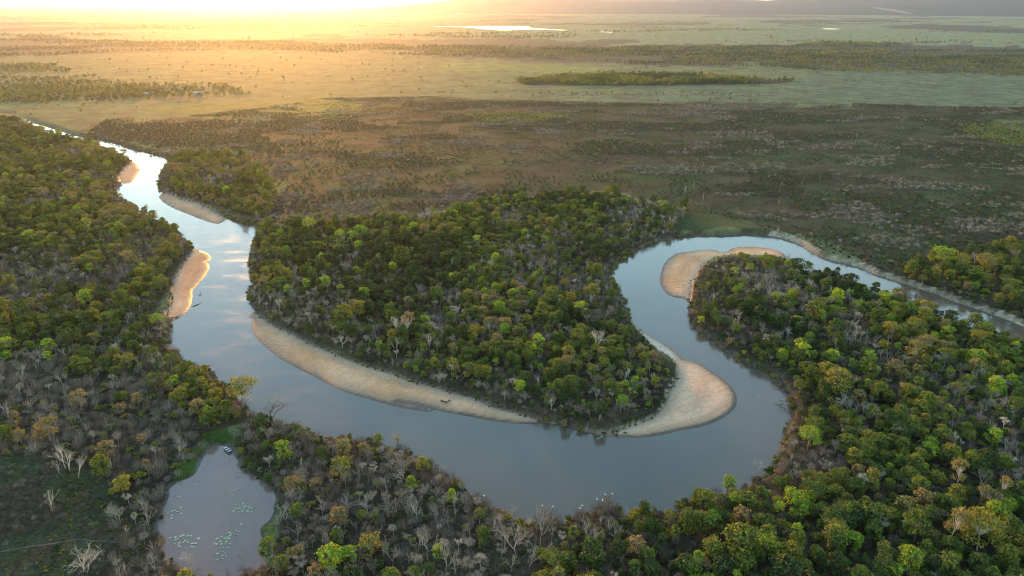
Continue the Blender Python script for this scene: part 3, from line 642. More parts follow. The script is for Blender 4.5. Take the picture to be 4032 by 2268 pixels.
class Geo:
    def __init__(self): self.v, self.f = [], []
    def tube(self, pts, radii, sides=5, cap=False):
        base = len(self.v)
        for i, p in enumerate(pts):
            p = Vector(p)
            d = Vector(pts[min(i + 1, len(pts) - 1)]) - Vector(pts[max(i - 1, 0)])
            R = rot_from(d if d.length > 1e-6 else (0, 0, 1))
            for k in range(sides):
                a = 2 * math.pi * k / sides
                self.v.append(tuple(p + R @ Vector((math.cos(a) * radii[i], math.sin(a) * radii[i], 0))))
        for i in range(len(pts) - 1):
            for k in range(sides):
                a = base + i * sides + k; b = base + i * sides + (k + 1) % sides
                self.f.append((a, b, b + sides, a + sides))
        if cap:
            self.f.append(tuple(base + k for k in range(sides))[::-1])
            self.f.append(tuple(base + (len(pts) - 1) * sides + k for k in range(sides)))
    def sliver(self, a, b, w):
        a, b = Vector(a), Vector(b); n = len(self.v)
        d = b - a; s = d.cross(Vector((random.random() - .5, random.random() - .5, random.random() - .5)))
        if s.length < 1e-6: return
        s = s.normalized() * w
        self.v += [tuple(a - s), tuple(a + s), tuple(b)]; self.f.append((n, n + 1, n + 2))
    def leaf(self, p, nrm, size):
        R = rot_from(nrm); a = random.random() * 6.283; n = len(self.v)
        e = Vector((math.cos(a), math.sin(a), 0)) * size; g = Vector((-math.sin(a), math.cos(a), 0)) * size * 0.62
        for s in (-e, g, e, -g):
            self.v.append(tuple(Vector(p) + R @ s))
        self.f.append((n, n + 1, n + 2, n + 3))

def rnd_dir(up=0.0):
    while True:
        d = Vector((random.uniform(-1, 1), random.uniform(-1, 1), random.uniform(-1, 1)))
        if 0.05 < d.length < 1:
            d.normalize(); d.z += up
            return d.normalized()

def make_leafy(seed, H, R, clumps, leaves, flat=0.55, size=0.36, open_=0.0):
    random.seed(seed)
    T, C = Geo(), Geo()
    cz = H - R * flat
    lean = Vector((random.uniform(-.35, .35), random.uniform(-.35, .35), 0))
    fork = Vector((lean.x * .6, lean.y * .6, cz * 0.55))
    T.tube([(0, 0, -0.6), tuple(fork * .5), tuple(fork)], [0.24, 0.19, 0.15], 5)
    cs = []
    for i in range(clumps):
        a = i * 2.399 + random.uniform(-.5, .5)
        rr = R * math.sqrt((i + 0.5) / clumps) * random.uniform(.72, 1.0) * 0.86
        h = cz + flat * R * (1 - (rr / R) ** 2) * random.uniform(.55, 1.05) - (rr / R) * R * 0.28 * random.random()
        c = Vector((lean.x + math.cos(a) * rr, lean.y + math.sin(a) * rr, h))
        cs.append((c, R * random.uniform(.17, .40)))
        mid = fork.lerp(c, .55) + Vector((random.uniform(-.3, .3), random.uniform(-.3, .3), -0.25))
        T.tube([tuple(fork), tuple(mid), tuple(c)], [0.11, 0.07, 0.025], 4)
    # lower skirt
    for i in range(int(clumps * (0.85 - open_))):
        a = random.random() * 6.283; rr = R * random.uniform(.45, .85)
        cs.append((Vector((lean.x + math.cos(a) * rr, lean.y + math.sin(a) * rr, cz * random.uniform(.45, .85))), R * random.uniform(.24, .4)))
    tot = sum(r * r for _, r in cs)
    for c, r in cs:
        k = max(6, int(leaves * r * r / tot))
        for _ in range(k):
            d = rnd_dir(0.35)
            p = c + Vector((d.x, d.y, d.z * 0.62)) * r * (random.uniform(.45, 1.1) if random.random() < .8 else random.uniform(1.0, 1.55))
            nrm = (d + rnd_dir() * 0.75 + Vector((0, 0, .35))).normalized()
            C.leaf(p, nrm, size * random.uniform(.6, 1.3))
    return T, C

def make_bare(seed, H, spread=0.42, levels=5, up=0.5, stems=1, fine=0.022):
    random.seed(seed)
    T, C = Geo(), Geo()
    def grow(p, d, L, r, lev):
        mid = p + d * L * .5 + rnd_dir() * L * .06
        e = p + d * L + rnd_dir() * L * .08
        g = T if lev <= 1 else C
        if lev >= levels:
            g.sliver(p, e, max(r, fine)); return
        g.tube([tuple(p), tuple(mid), tuple(e)], [r, r * .85, r * .66], 4 if lev == 0 else 3)
        n = 3 if lev < 2 else random.choice((2, 3, 3))
        for i in range(n + (1 if lev == 0 else 0)):
            t = random.uniform(.45, 1.0) if i else 1.0
            s = p.lerp(e, t)
            nd = (d + rnd_dir(up * .4) * random.uniform(spread * 1.1, spread * 2.3)).normalized()
            grow(s, nd, L * random.uniform(.55, .8), r * .62 * (1 - .25 * (1 - t)), lev + 1)
    for k in range(stems):
        b = Vector((random.uniform(-.5, .5), random.uniform(-.5, .5), -0.5)) if stems > 1 else Vector((0, 0, -.5))
        d = (Vector((0, 0, 1)) + rnd_dir() * (.12 if stems == 1 else .4)).normalized()
        grow(b, d, H * (.43 if stems == 1 else .38), H * .013 + .03, 0)
    return T, C

def make_twigtree(seed, H, R, limbs=7, twigs=620, width=0.030):
    random.seed(seed)
    T, C = Geo(), Geo()
    fork = Vector((random.uniform(-.3, .3), random.uniform(-.3, .3), H * .42))
    T.tube([(0, 0, -.5), tuple(fork * .5 + Vector((.1, 0, 0))), tuple(fork)], [.15, .12, .09], 4)
    cs = []
    for i in range(limbs):
        a = i * 2.4 + random.uniform(-.4, .4); rr = R * random.uniform(.25, .85)
        e = Vector((math.cos(a) * rr, math.sin(a) * rr, H * random.uniform(.66, .92) - rr * .22))
        T.tube([tuple(fork), tuple(fork.lerp(e, .5) + Vector((0, 0, .2))), tuple(e)], [.07, .05, .022], 3); cs.append(e)
    for i in range(twigs):
        c = random.choice(cs); d = rnd_dir(.7)
        p = c + d * random.uniform(.0, .34) * R
        C.sliver(p, p + (d + rnd_dir(.4) * .7).normalized() * random.uniform(.35, 1.0), width * random.uniform(.7, 1.5))
    return T, C

def make_thicket(seed, R, H, stems=16, twigs=330, width=0.030):
    random.seed(seed)
    T, C = Geo(), Geo()
    for i in range(stems):
        a = random.random() * 6.283; rr = R * random.uniform(.25, .95)
        b = Vector((math.cos(a) * rr * .25, math.sin(a) * rr * .25, -0.3))
        e = Vector((math.cos(a) * rr, math.sin(a) * rr, H * random.uniform(.6, 1) * math.sqrt(max(.1, 1 - (rr / R) ** 2 * .6))))
        m = b.lerp(e, .5) + Vector((0, 0, .15 * H))
        T.tube([tuple(b), tuple(m), tuple(e)], [0.05, 0.04, 0.015], 3)
    for i in range(twigs):
        d = rnd_dir(.5)
        p = Vector((d.x * R, d.y * R, abs(d.z) * H)) * random.uniform(.45, .95)
        q2 = p + (d * .6 + rnd_dir(.5)).normalized() * random.uniform(.4, 1.0) * R * .38
        C.sliver(p, q2, width * random.uniform(.7, 1.6))
    return T, C

def make_shrub(seed, R, H, clumps, leaves, size):
    random.seed(seed)
    T, C = Geo(), Geo()
    for i in range(clumps):
        a = random.random() * 6.283; rr = R * math.sqrt(random.random()) * .8
        c = Vector((math.cos(a) * rr, math.sin(a) * rr, H * random.uniform(.35, .8) * (1 - .4 * (rr / R) ** 2)))
        T.tube([(0, 0, -.3), tuple(c * .5), tuple(c)], [0.05, 0.04, 0.015], 3)
        r = R * random.uniform(.3, .5)
        for _ in range(leaves // clumps):
            d = rnd_dir(.3)
            C.leaf(c + Vector((d.x, d.y, d.z * .75)) * r * random.uniform(.6, 1.1), (d + rnd_dir() * .8).normalized(), size * random.uniform(.6, 1.3))
    return T, C

def make_palm(seed, H):
    random.seed(seed)
    T, C = Geo(), Geo()
    T.tube([(0, 0, -.5), (.15, 0, H * .5), (.1, .1, H)], [.17, .14, .11], 6)
    for i in range(16):
        a = i * 2.4; el = random.uniform(-.2, 1.1)
        prev = Vector((.1, .1, H)); d = Vector((math.cos(a) * math.cos(el), math.sin(a) * math.cos(el), math.sin(el)))
        for s in range(6):
            nx = prev + d * .42; d = (d + Vector((0, 0, -.17))).normalized()
            sd = d.cross(Vector((0, 0, 1)))
            if sd.length > 1e-3:
                sd.normalize()
                for sg in (-1, 1):
                    C.sliver(prev, prev + (d * .5 + sd * sg * .6 + Vector((0, 0, -.15))) * .8, .05)
                    C.sliver(prev.lerp(nx, .5), prev.lerp(nx, .5) + (d * .5 + sd * sg * .6 + Vector((0, 0, -.15))) * .8, .05)
            C.sliver(prev, nx, .04); prev = nx
    return T, C

# kind -> list of (trunk mesh, crown mesh, joined mesh)
KIT = {}
def add_kind(kind, geos, m_t, m_c):
    L = []
    for i, (T, C) in enumerate(geos):
        tm = mesh_from(kind + '_trunk', T.v, T.f, (m_t,)); cm = mesh_from(kind + '_crown', C.v, C.f, (m_c,))
        o = len(T.v)
        jm = mesh_from(kind + '_whole', T.v + C.v, T.f + [tuple(a + o for a in f) for f in C.f], (m_t, m_c), mat_idx=[0] * len(T.f) + [1] * len(C.f))
        L.append((tm, cm, jm))
    KIT[kind] = L

add_kind('leafy', [make_leafy(100 + i, H, R, n, l, fl) for i, (H, R, n, l, fl) in enumerate(
    [(8.0, 3.3, 24, 1150, .60), (7.2, 2.9, 18, 950, .85), (8.8, 2.5, 17, 850, 1.25), (6.6, 3.3, 22, 1000, .45), (9.4, 3.8, 30, 1350, .50), (7.0, 2.2, 13, 750, 1.1), (8.2, 3.0, 12, 620, .8), (7.6, 3.4, 16, 700, .5)])], M_TRUNK, M_LEAF)
add_kind('grand', [make_leafy(150, 13.0, 5.6, 46, 3000, .55, .34)], M_BARE, M_LEAF)
add_kind('umbrella', [make_leafy(140, 9.5, 4.6, 22, 900, .28, .33, .5), make_leafy(141, 8.6, 4.0, 18, 760, .30, .33, .5)], M_BARE, M_LEAF)
add_kind('bare', [make_bare(200, 8.5), make_bare(201, 9.5, .36, 5, .8), make_bare(202, 7.5, .5), make_bare(203, 8, .45, 5, .4, 3), make_bare(204, 9, .30, 4, .9), make_twigtree(210, 7.5, 2.6), make_twigtree(211, 8.2, 2.2), make_twigtree(212, 6.6, 2.8), make_twigtree(213, 7.0, 2.4, 9)], M_BARE, M_BARE)
add_kind('thicket', [make_thicket(300 + i, R, H) for i, (R, H) in enumerate([(2.3, 3.2), (1.9, 2.6), (2.8, 3.6), (2.1, 4.4)])], M_BARE, M_TWIG)
add_kind('shrub', [make_shrub(400 + i, R, H, 7, 260, .32) for i, (R, H) in enumerate([(1.9, 2.6), (1.5, 2.0), (2.3, 3.0)])], M_TRUNK, M_LEAF)
add_kind('scrub', [make_shrub(430 + i, R, H, 4, 60, .34) for i, (R, H) in enumerate([(1.3, 1.1), (1.0, .8)])], M_TRUNK, M_LEAF)
add_kind('brush', [make_thicket(450 + i, R, H, 5, 90, .055) for i, (R, H) in enumerate([(1.6, 1.3), (1.3, 1.6)])], M_BARE, M_TWIG)
add_kind('grove', [make_leafy(470 + i, H, R, n, l, fl, .75) for i, (H, R, n, l, fl) in enumerate([(7.5, 4.0, 8, 150, .6), (8.5, 3.6, 7, 140, .8), (6.5, 4.4, 8, 150, .5)])], M_TRUNK, M_LEAF)
add_kind('tuft', [make_thicket(490, .5, .7, 0, 40, .05)], M_LEAF, M_LEAF)
add_kind('palm', [make_palm(500, 6.0)], M_TRUNK, M_LEAF)

# the whole variants, in a collection of their own that the scattered masses draw from
VAR_COL = bpy.data.collections.new('plant_variants')
VAR = {}
k = 0
for kind, L in KIT.items():
    VAR[kind] = []
    for (_, _, jm) in L:
        o = bpy.data.objects.new('variant_%03d' % k, jm); VAR_COL.objects.link(o); VAR[kind].append(k); k += 1

ng = bpy.data.node_groups.new('scatter', 'GeometryNodeTree')
ng.interface.new_socket('Geometry', in_out='INPUT', socket_type='NodeSocketGeometry')
ng.interface.new_socket('Geometry', in_out='OUTPUT', socket_type='NodeSocketGeometry')
gi = ng.nodes.new('NodeGroupInput'); go = ng.nodes.new('NodeGroupOutput')
ci = ng.nodes.new('GeometryNodeCollectionInfo'); ci.inputs['Collection'].default_value = VAR_COL
ci.inputs['Separate Children'].default_value = True; ci.inputs['Reset Children'].default_value = True
ip = ng.nodes.new('GeometryNodeInstanceOnPoints'); ip.inputs['Pick Instance'].default_value = True
def named(t, n):
    a = ng.nodes.new('GeometryNodeInputNamedAttribute'); a.data_type = t; a.inputs['Name'].default_value = n
    return a.outputs['Attribute']
e2r = ng.nodes.new('FunctionNodeEulerToRotation')
ng.links.new(named('FLOAT_VECTOR', 'rot'), e2r.inputs[0])
ng.links.new(gi.outputs[0], ip.inputs['Points'])
ng.links.new(ci.outputs[0], ip.inputs['Instance'])
ng.links.new(named('INT', 'var'), ip.inputs['Instance Index'])
ng.links.new(e2r.outputs[0], ip.inputs['Rotation'])
ng.links.new(named('FLOAT_VECTOR', 'scl'), ip.inputs['Scale'])
ng.links.new(ip.outputs[0], go.inputs[0])

def scatter(name, P, label, cat=None):
    """P: list/array rows x, y, z, rotz, sxy, sz, variant, tint"""
    P = np.asarray(P, dtype=np.float64)
    if len(P) == 0: return None
    me = bpy.data.meshes.new(name)
    me.vertices.add(len(P)); me.vertices.foreach_set('co', P[:, :3].astype(np.float32).ravel())
    z0 = np.random.default_rng(len(P)).normal(0, .07, len(P)); z1 = np.random.default_rng(len(P) + 1).normal(0, .07, len(P))
    a = me.attributes.new('rot', 'FLOAT_VECTOR', 'POINT'); a.data.foreach_set('vector', np.stack([z0, z1, P[:, 3]], -1).astype(np.float32).ravel())
    a = me.attributes.new('scl', 'FLOAT_VECTOR', 'POINT'); a.data.foreach_set('vector', np.stack([P[:, 4], P[:, 4], P[:, 5]], -1).astype(np.float32).ravel())
    a = me.attributes.new('var', 'INT', 'POINT'); a.data.foreach_set('value', P[:, 6].astype(np.int32))
    a = me.attributes.new('tint', 'FLOAT', 'POINT'); a.data.foreach_set('value', P[:, 7].astype(np.float32))
    me.update()
    o = new_obj(name, me)
    md = o.modifiers.new('scatter', 'NODES'); md.node_group = ng
    return tag(o, label, cat, kind='stuff')

# ------------------------------------------------------------------ where plants stand
FPX = 2797.0
def to_pixel(x, y, z):
    c, s = math.cos(PITCH), math.sin(PITCH)
    dz = z - CAM_H
    depth = y * c - dz * s
    return 2016 + FPX * x / depth, 1134 - FPX * (y * s + dz * c) / depth, depth

def jitter_grid(poly, sp, seed):
    g = np.random.default_rng(seed)
    P = np.asarray(poly); lo, hi = P.min(0), P.max(0)
    xs = np.arange(lo[0], hi[0], sp); ys = np.arange(lo[1], hi[1], sp)
    X, Y = np.meshgrid(xs, ys); X = X.ravel() + g.uniform(-.48, .48, X.size) * sp; Y = Y.ravel() + g.uniform(-.48, .48, Y.size) * sp
    m = inside(X, Y, poly)
    X, Y = X[m], Y[m]
    u, v, dep = to_pixel(X, Y, 5.0)
    vis = (dep > 20) & (u > -420) & (u < 4450) & (v < 2268 + 420) & (v > -50)
    return X[vis], Y[vis], g

class Sel: pass
trees = []      # x, y, zone, kind, variant, size, tint
# zone: spacing, (p leafy, umbrella, bare, thicket, shrub), size, tint centre/spread, lime chance, bare tone
ZP = {
 'left_forest': (3.35, (.53, .05, .12, .20, .10), .76, .36, .30, .04, .50),
 'left_thicket': (3.2, (.03, .01, .10, .66, .20), .78, .36, .30, .02, .50),
 'pond_left': (3.6, (.30, .02, .18, .30, .20), .78, .32, .28, .05, .65),
 'peninsula': (3.3, (.56, .03, .15, .17, .09), .76, .25, .30, .06, .58),
 'north_bank': (4.2, (.56, .03, .12, .19, .10), .80, .42, .22, .03, .52),
 'right_forest': (3.25, (.60, .05, .13, .13, .09), .80, .24, .32, .12, .66),
 'south_bank': (2.9, (.17, .02, .40, .26, .15), .76, .28, .28, .05, .52),
 'right_patch': (5.2, (.52, .08, .10, .15, .15), .95, .33, .24, .05, .55),
 'north_strip': (5.0, (.25, .0, .15, .40, .20), .7, .55, .15, .02, .45),
}
KINDS = ('leafy', 'umbrella', 'bare', 'thicket', 'shrub')
for zi, (zn, (sp, pk, size, tc_, ts_, lime, bt)) in enumerate(ZP.items()):
    X, Y, g = jitter_grid(ZONES[zn], sp, 900 + zi)
    dch = sdf(X, Y, CHANNEL); dpo = sdf(X, Y, POND_P)
    clear = (dch > 2.2) & (dpo > 2.5)
    for gz in ('green_pond_right', 'green_pond_top', 'green_pond_east', 'green_bar', 'green_north', 'green_bank2'):
        clear &= ~inside(X, Y, ZONES[gz])
    for k_, b_ in BARS.items():
        clear &= sdf(X, Y, b_) > (3.2 if k_ == '4' else 1.2)
    X, Y, dch, dpo = X[clear], Y[clear], dch[clear], dpo[clear]
    nA = fbm(X, Y, 46, 71, 3); nB = fbm(X, Y, 34, 73, 3); nC = fbm(X, Y, 22, 79, 3)
    low5 = sdf(X, Y, BARS['5']); pk = np.array(pk)
    for i in range(len(X)):
        p = pk.copy()
        grey = max(float(sstep(.54, .70, nB[i])), max(math.exp(-((X[i] - a_) ** 2 + (Y[i] - b_) ** 2) / r_ ** 2) for a_, b_, r_ in GREY_SPOTS))                      # leafless stands come in patches
        p[2] *= .30 + 3.6 * grey; p[3] *= .5 + 1.7 * grey; p[0] *= 1.15 - .90 * grey
        if dch[i] < 9: p[3] *= 2.2; p[4] *= 2.4; p[0] *= .55
        p /= p.sum()
        kind = KINDS[int(g.choice(5, p=p))]
        if kind in ('thicket',):
            tint = float(np.clip(.30 + .55 * (nC[i] - .3) + g.normal(0, .12), .02, .82))
            if g.random() < .035: tint = 1.0
            s = g.uniform(.75, 1.25) * (.9 if zn != 'left_thicket' else .95)
        elif kind == 'bare':
            tint = float(np.clip(bt - .10 + g.normal(0, .22), .05, 1)); s = (.5 + .6 * g.random()) * size
        else:
            tint = float(np.clip(tc_ + (nA[i] - .5) * 1.1 + g.normal(0, ts_ * .5), 0.0, .70))
            if g.random() < lime * (2.2 if nC[i] > .55 else .6): tint = g.uniform(.88, 1.0)
            elif g.random() < .018: tint = .70
            s = (.42 + .85 * g.random() ** 1.5) * size * (1.4 if g.random() < .05 else 1.0) * (1.0 if kind != 'shrub' else 1.05)
        if dch[i] < 7 and kind != 'shrub': s *= .82
        if low5[i] < 30: s *= .42 + .5 * low5[i] / 30
        trees.append((X[i], Y[i], zn, kind, int(g.integers(len(KIT[kind]))), s, tint, g.uniform(0, 6.283)))
TX = np.array([t[0] for t in trees]); TY = np.array([t[1] for t in trees]); TZ = ground_level(TX, TY)
TW = np.minimum(np.abs(sdf(TX, TY, CHANNEL)), np.abs(sdf(TX, TY, POND_P)))
U, V, DEP = to_pixel(TX, TY, TZ + 4)
INV = (U > 0) & (U < 4032) & (V > 0) & (V < 2268)

# keep the places of the singled-out trees free
singled = list(SPECIAL.values()) + [(a, b) for a, b, _ in BARE_ROW] + [(a, b) for a, b, _ in PALE_TRUNKS] + [tuple(p) for p in PALMS]
free = np.ones(len(trees), dtype=bool)
for (a, b) in singled: free &= np.hypot(TX - a, TY - b) > 2.6
bx, by = SPECIAL['big']; free &= np.hypot(TX - bx, TY - by) > 5

WHERE = {'left_forest': 'in the forest upstream of the pond', 'left_thicket': 'in the brown thicket above the pond', 'pond_left': 'on the open side of the pond',
         'peninsula': 'in the forest inside the bend', 'north_bank': 'on the far upstream forest point', 'right_forest': 'in the forest outside the bend',
         'south_bank': 'in the woodland between pond and river', 'right_patch': 'in the grove above the pale bank', 'north_strip': 'along the far upstream bank'}
def leaf_word(t):
    return 'dark green' if t < .16 else 'mid green' if t < .34 else 'olive green' if t < .50 else 'yellowish olive' if t < .60 else 'dry tan' if t < .76 else 'rust brown' if t < .85 else 'bright lime green'
def bare_word(t):
    return 'dark grey' if t < .35 else 'grey' if t < .6 else 'pale grey' if t < .8 else 'whitish'
def twig_word(t):
    return 'dark brown' if t < .28 else 'brown' if t < .5 else 'grey brown' if t < .7 else 'pale grey' if t < .9 else 'reddish'
NAME = {'leafy': ('leafy_tree', 'tree'), 'umbrella': ('spreading_tree', 'tree'), 'bare': ('leafless_tree', 'tree'), 'thicket': ('twiggy_bush', 'bush'), 'shrub': ('leafy_shrub', 'shrub')}
def describe(kind, tint, zn, s=1.0, dw=99.0):
    big = 'small ' if s < .68 else 'tall ' if s > 1.02 else ''
    near = ', by the water' if dw < 8 else ', near water' if kind != 'shrub' and dw < 30 else ''
    if kind == 'leafy': s = big + leaf_word(tint) + ' leafy tree '
    elif kind == 'umbrella': s = big + leaf_word(tint) + ' flat-topped tree '
    elif kind == 'bare': s = big + bare_word(tint) + ' leafless tree '
    elif kind == 'thicket': s = big + twig_word(tint) + ' bare twiggy bush '
    else: s = big + leaf_word(tint) + ' low leafy shrub '
    return s + WHERE[zn] + near

def plant(kind, var, x, y, z, rot, sxy, sz, tint, label, group, name=None, trunk_tint=None):
    tm, cm, jm = KIT[kind][var]
    nm, cat = NAME.get(kind, (name, 'tree'))
    if name: nm = name
    e = bpy.data.objects.new(nm, None); COL.objects.link(e)
    e.location = (x, y, z); e.rotation_euler = (.10 * math.sin(x * 7.3), .10 * math.sin(y * 5.1), rot); e.scale = (sxy, sxy, sz); e.empty_display_size = .5
    for pn, me in (('trunk' if kind not in ('thicket', 'shrub') else 'stems', tm), ('crown', cm)):
        c = bpy.data.objects.new(pn, me); c.parent = e; COL.objects.link(c)
        c["tint"] = float(tint if (pn == 'crown' or kind in ('bare', 'thicket')) else (.45 if trunk_tint is None else trunk_tint))
    return tag(e, label, cat, group)

rest = {}
LIMIT = {'leafy': 290, 'umbrella': 110, 'bare': 250, 'thicket': 290, 'shrub': 280}
app = 1.0 / DEP
single_kind = {}
for kind in KINDS:
    ids = [i for i, t in enumerate(trees) if t[3] == kind and free[i]]
    ids.sort(key=lambda i: -(app[i] * trees[i][5]) if INV[i] else 1)
    pick = [i for i in ids[:LIMIT[kind]] if INV[i]]
    # a thing of its own for each of the largest in view
    for i in pick:
        x, y, zn, kd, var, s, tint, rot = trees[i]
        plant(kd, var, x, y, TZ[i], rot, s, s * (0.9 + .25 * ((i * 7919) % 100) / 100), tint, describe(kd, tint, zn, s, TW[i]), describe(kd, tint, zn, s, TW[i]) + ' (stand)')
    ps = set(pick)
    for i in ids:
        if i not in ps: rest.setdefault(trees[i][2], []).append(i)
for zn, ids in rest.items():
    rows = [(trees[i][0], trees[i][1], TZ[i], trees[i][7], trees[i][5], trees[i][5] * (0.9 + .25 * ((i * 7919) % 100) / 100), VAR[trees[i][3]][trees[i][4]], trees[i][6]) for i in ids]
    scatter('forest_trees', rows, 'mass of further trees and bushes ' + WHERE[zn])

# undergrowth on the forest floor
rows = []
for zi, zn in enumerate(FOREST):
    X, Y, g = jitter_grid(ZONES[zn], 4.0 if zn not in ('left_thicket', 'south_bank', 'pond_left') else 3.0, 1500 + zi)
    dch = sdf(X, Y, CHANNEL); dpo = sdf(X, Y, POND_P)
    ok = (dch > .4) & (dpo > 1.2)
    for gz in ('green_pond_right', 'green_pond_top', 'green_bar', 'green_north'): ok &= ~inside(X, Y, ZONES[gz])
    for k_, b_ in BARS.items(): ok &= sdf(X, Y, b_) > -0.2
    X, Y = X[ok], Y[ok]; Z_ = ground_level(X, Y); n = fbm(X, Y, 30, 83, 3)
    for x, y, z, nn in zip(X, Y, Z_, n):
        if g.random() < .5 + (.25 if zn in ('left_thicket', 'south_bank') else -.1):
            rows.append((x, y, z, g.uniform(0, 6.28), g.uniform(.6, 1.1), g.uniform(.5, 1.0), g.choice(VAR['brush']), np.clip(.12 + nn * .55 + g.normal(0, .1), 0, .75)))
        else:
            rows.append((x, y, z, g.uniform(0, 6.28), g.uniform(.5, 1.0), g.uniform(.5, 1.0), g.choice(VAR['scrub']), np.clip(nn * .7 - .1 + g.normal(0, .1), 0, .6)))
scatter('undergrowth', rows, 'low undergrowth of brush and small bushes under the trees')

# brush overhanging the wooded banks
rows = []
g = np.random.default_rng(53)
for side in (BANK_A, BANK_B):
    for (ax, ay), (bx_, by_) in zip(side[:-1], side[1:]):
        L_ = math.hypot(bx_ - ax, by_ - ay); d_ = math.hypot(ax, ay)
        for t_ in range(int(L_ * (1.3 if d_ < 600 else .5)) + 1):
            k_ = g.random(); rows.append((ax + (bx_ - ax) * k_ + g.normal(0, 1.3), ay + (by_ - ay) * k_ + g.normal(0, 1.3)))
R_ = np.array(rows); dch = sdf(R_[:, 0], R_[:, 1], CHANNEL); Z_ = ground_level(R_[:, 0], R_[:, 1]); ok = (dch > -.5) & (dch < 3.4)
for k_, b_ in BARS.items(): ok &= sdf(R_[:, 0], R_[:, 1], b_) > 1.0
wood = np.zeros(len(R_), dtype=bool)
for zn in FOREST: wood |= seg_dist(R_[:, 0], R_[:, 1], ZONES[zn]) < 6
ok &= wood & (seg_dist(R_[:, 0], R_[:, 1], PALE_BANK, closed=False) > 5)
rows = []
for (x, y), z in zip(R_[ok], Z_[ok]):
    kd = g.choice(['scrub', 'brush', 'shrub', 'thicket'], p=[.35, .25, .25, .15])
    rows.append((x, y, max(z, .05), g.uniform(0, 6.28), g.uniform(.5, 1.1), g.uniform(.5, 1.1), g.choice(VAR[kd]), np.clip(g.normal(.42, .2), 0, .75)))
scatter('bank_brush', rows, 'tangled brush hanging over the wooded river banks')

# open scrub in the near corner
X, Y, g = jitter_grid(ZONES['open_left'], 1.45, 1700)
n = fbm(X, Y, 22, 91, 3); Z_ = ground_level(X, Y); rows = []
dtr = seg_dist(X, Y, TRACK, closed=False)
for x, y, z, nn, dt in zip(X, Y, Z_, n, dtr):
    if dt < .6: continue
    r_ = g.random()
    if r_ < .10 + .85 * sstep(.46, .58, nn): rows.append((x, y, z, g.uniform(0, 6.28), g.uniform(.6, 1.25), g.uniform(.5, 1.2), g.choice(VAR['brush']), np.clip(g.normal(.25, .14), 0, .7)))
    elif r_ < .5: rows.append((x, y, z, g.uniform(0, 6.28), g.uniform(.35, .85), g.uniform(.3, .7), g.choice(VAR['scrub']), np.clip(g.normal(.22, .14), 0, .6)))
    else: rows.append((x, y, z, g.uniform(0, 6.28), g.uniform(.5, 1.1), g.uniform(.4, .8), VAR['tuft'][0], np.clip(g.normal(.3, .12), 0, .6)))
scatter('scrub_ground_cover', rows, 'grey brown ground scrub and tufts around the trodden path')

# burnt plain: ragged brush in streaks, green tussocks between
X, Y, g = jitter_grid(ZONES['burnt'], 3.5, 1800)
ok = (sdf(X, Y, CHANNEL) > 5)
for zn in FOREST: ok &= ~inside(X, Y, ZONES[zn])
ok &= ~inside(X, Y, ZONES['green_north'])
X, Y = X[ok], Y[ok]; Z_ = ground_level(X, Y)
n1 = fbm(X * .7, Y, 30, 95, 4); n2 = fbm(X * .6, Y, 70, 97, 4); n3 = fbm(X, Y, 26, 99, 3); rows = []
lime = inside(X, Y, ZONES['lime_patch']) | inside(X, Y, ZONES['lime_patch2']) | inside(X, Y, ZONES['lime_patch3'])
for x, y, z, a, b, c_, lm in zip(X, Y, Z_, n1, n2, n3, lime):
    r_ = g.random(); rot = g.uniform(0, 6.28)
    if lm and r_ < .45: rows.append((x, y, z, rot, g.uniform(.8, 1.8), g.uniform(.7, 1.5), g.choice(VAR['scrub']), g.uniform(.5, .58) if g.random() < .6 else g.uniform(.86, .95)))
    elif a > .63 and r_ < .8: rows.append((x, y, z, rot, g.uniform(.9, 1.9), g.uniform(.7, 1.5), g.choice(VAR['brush']), np.clip(g.normal(.52, .16), 0, .8)))
    elif b > .53 and r_ < .9: rows.append((x, y, z, rot, g.uniform(.7, 1.7), g.uniform(.6, 1.6), g.choice(VAR['brush'] if g.random() < .5 else VAR['scrub']), np.clip(g.normal(.10, .10), 0, .4) if g.random() < .95 else .8))
    elif c_ > .48 and r_ < .6: rows.append((x, y, z, rot, g.uniform(.5, 1.2), g.uniform(.4, 1.1), g.choice(VAR['scrub']), np.clip(g.normal(.12, .1), 0, .4)))
    elif r_ < .20: rows.append((x, y, z, rot, g.uniform(.4, 1.0), g.uniform(.4, .9), g.choice(VAR['scrub']), np.clip(g.normal(.30, .2), 0, .78)))
scatter('plain_scrub', rows, 'dark and grey brush scattered in streaks over the burnt plain')

# far groves, woodland belts and lone bushes
rows = []
for zi, (zn, sp, thr, sz) in enumerate((('far_wood', 7.0, .22, 1.0), ('far_left_wood', 10.0, .555, .7), ('band_a', 11.0, .43, .72), ('band_left', 13.0, .47, .72), ('meadow_right', 15.0, .63, .45), ('right_patch', 12, .5, .9))):
    X, Y, g = jitter_grid(ZONES[zn], sp, 1900 + zi)
    if zn in ('far_wood', 'far_left_wood', 'band_a', 'band_left'):
        k_ = inside(X + (fbm(X, Y, 120, 131, 4) - .5) * 330, Y + (fbm(X, Y, 90, 137, 4) - .5) * 230, ZONES[zn]) | (g.random(len(X)) < .10)
        X, Y = X[k_], Y[k_]
    n = fbm(X * .45, Y, 150, 101, 4); n2 = fbm(X, Y, 60, 103, 3)
    for x, y, a, b in zip(X, Y, n, n2):
        if a > thr and g.random() < .85:
            s = sz * g.uniform(.55, 1.25); rows.append((x, y, 2.3, g.uniform(0, 6.28), s, s * g.uniform(.8, 1.15), g.choice(VAR['grove']), np.clip(.25 + (b - .5) * 1.2 + g.normal(0, .12), 0, .72)))
        elif g.random() < .18:
            rows.append((x, y, 2.3, g.uniform(0, 6.28), g.uniform(.8, 1.8), g.uniform(.6, 1.6), g.choice(VAR['brush']), g.uniform(.1, .7)))
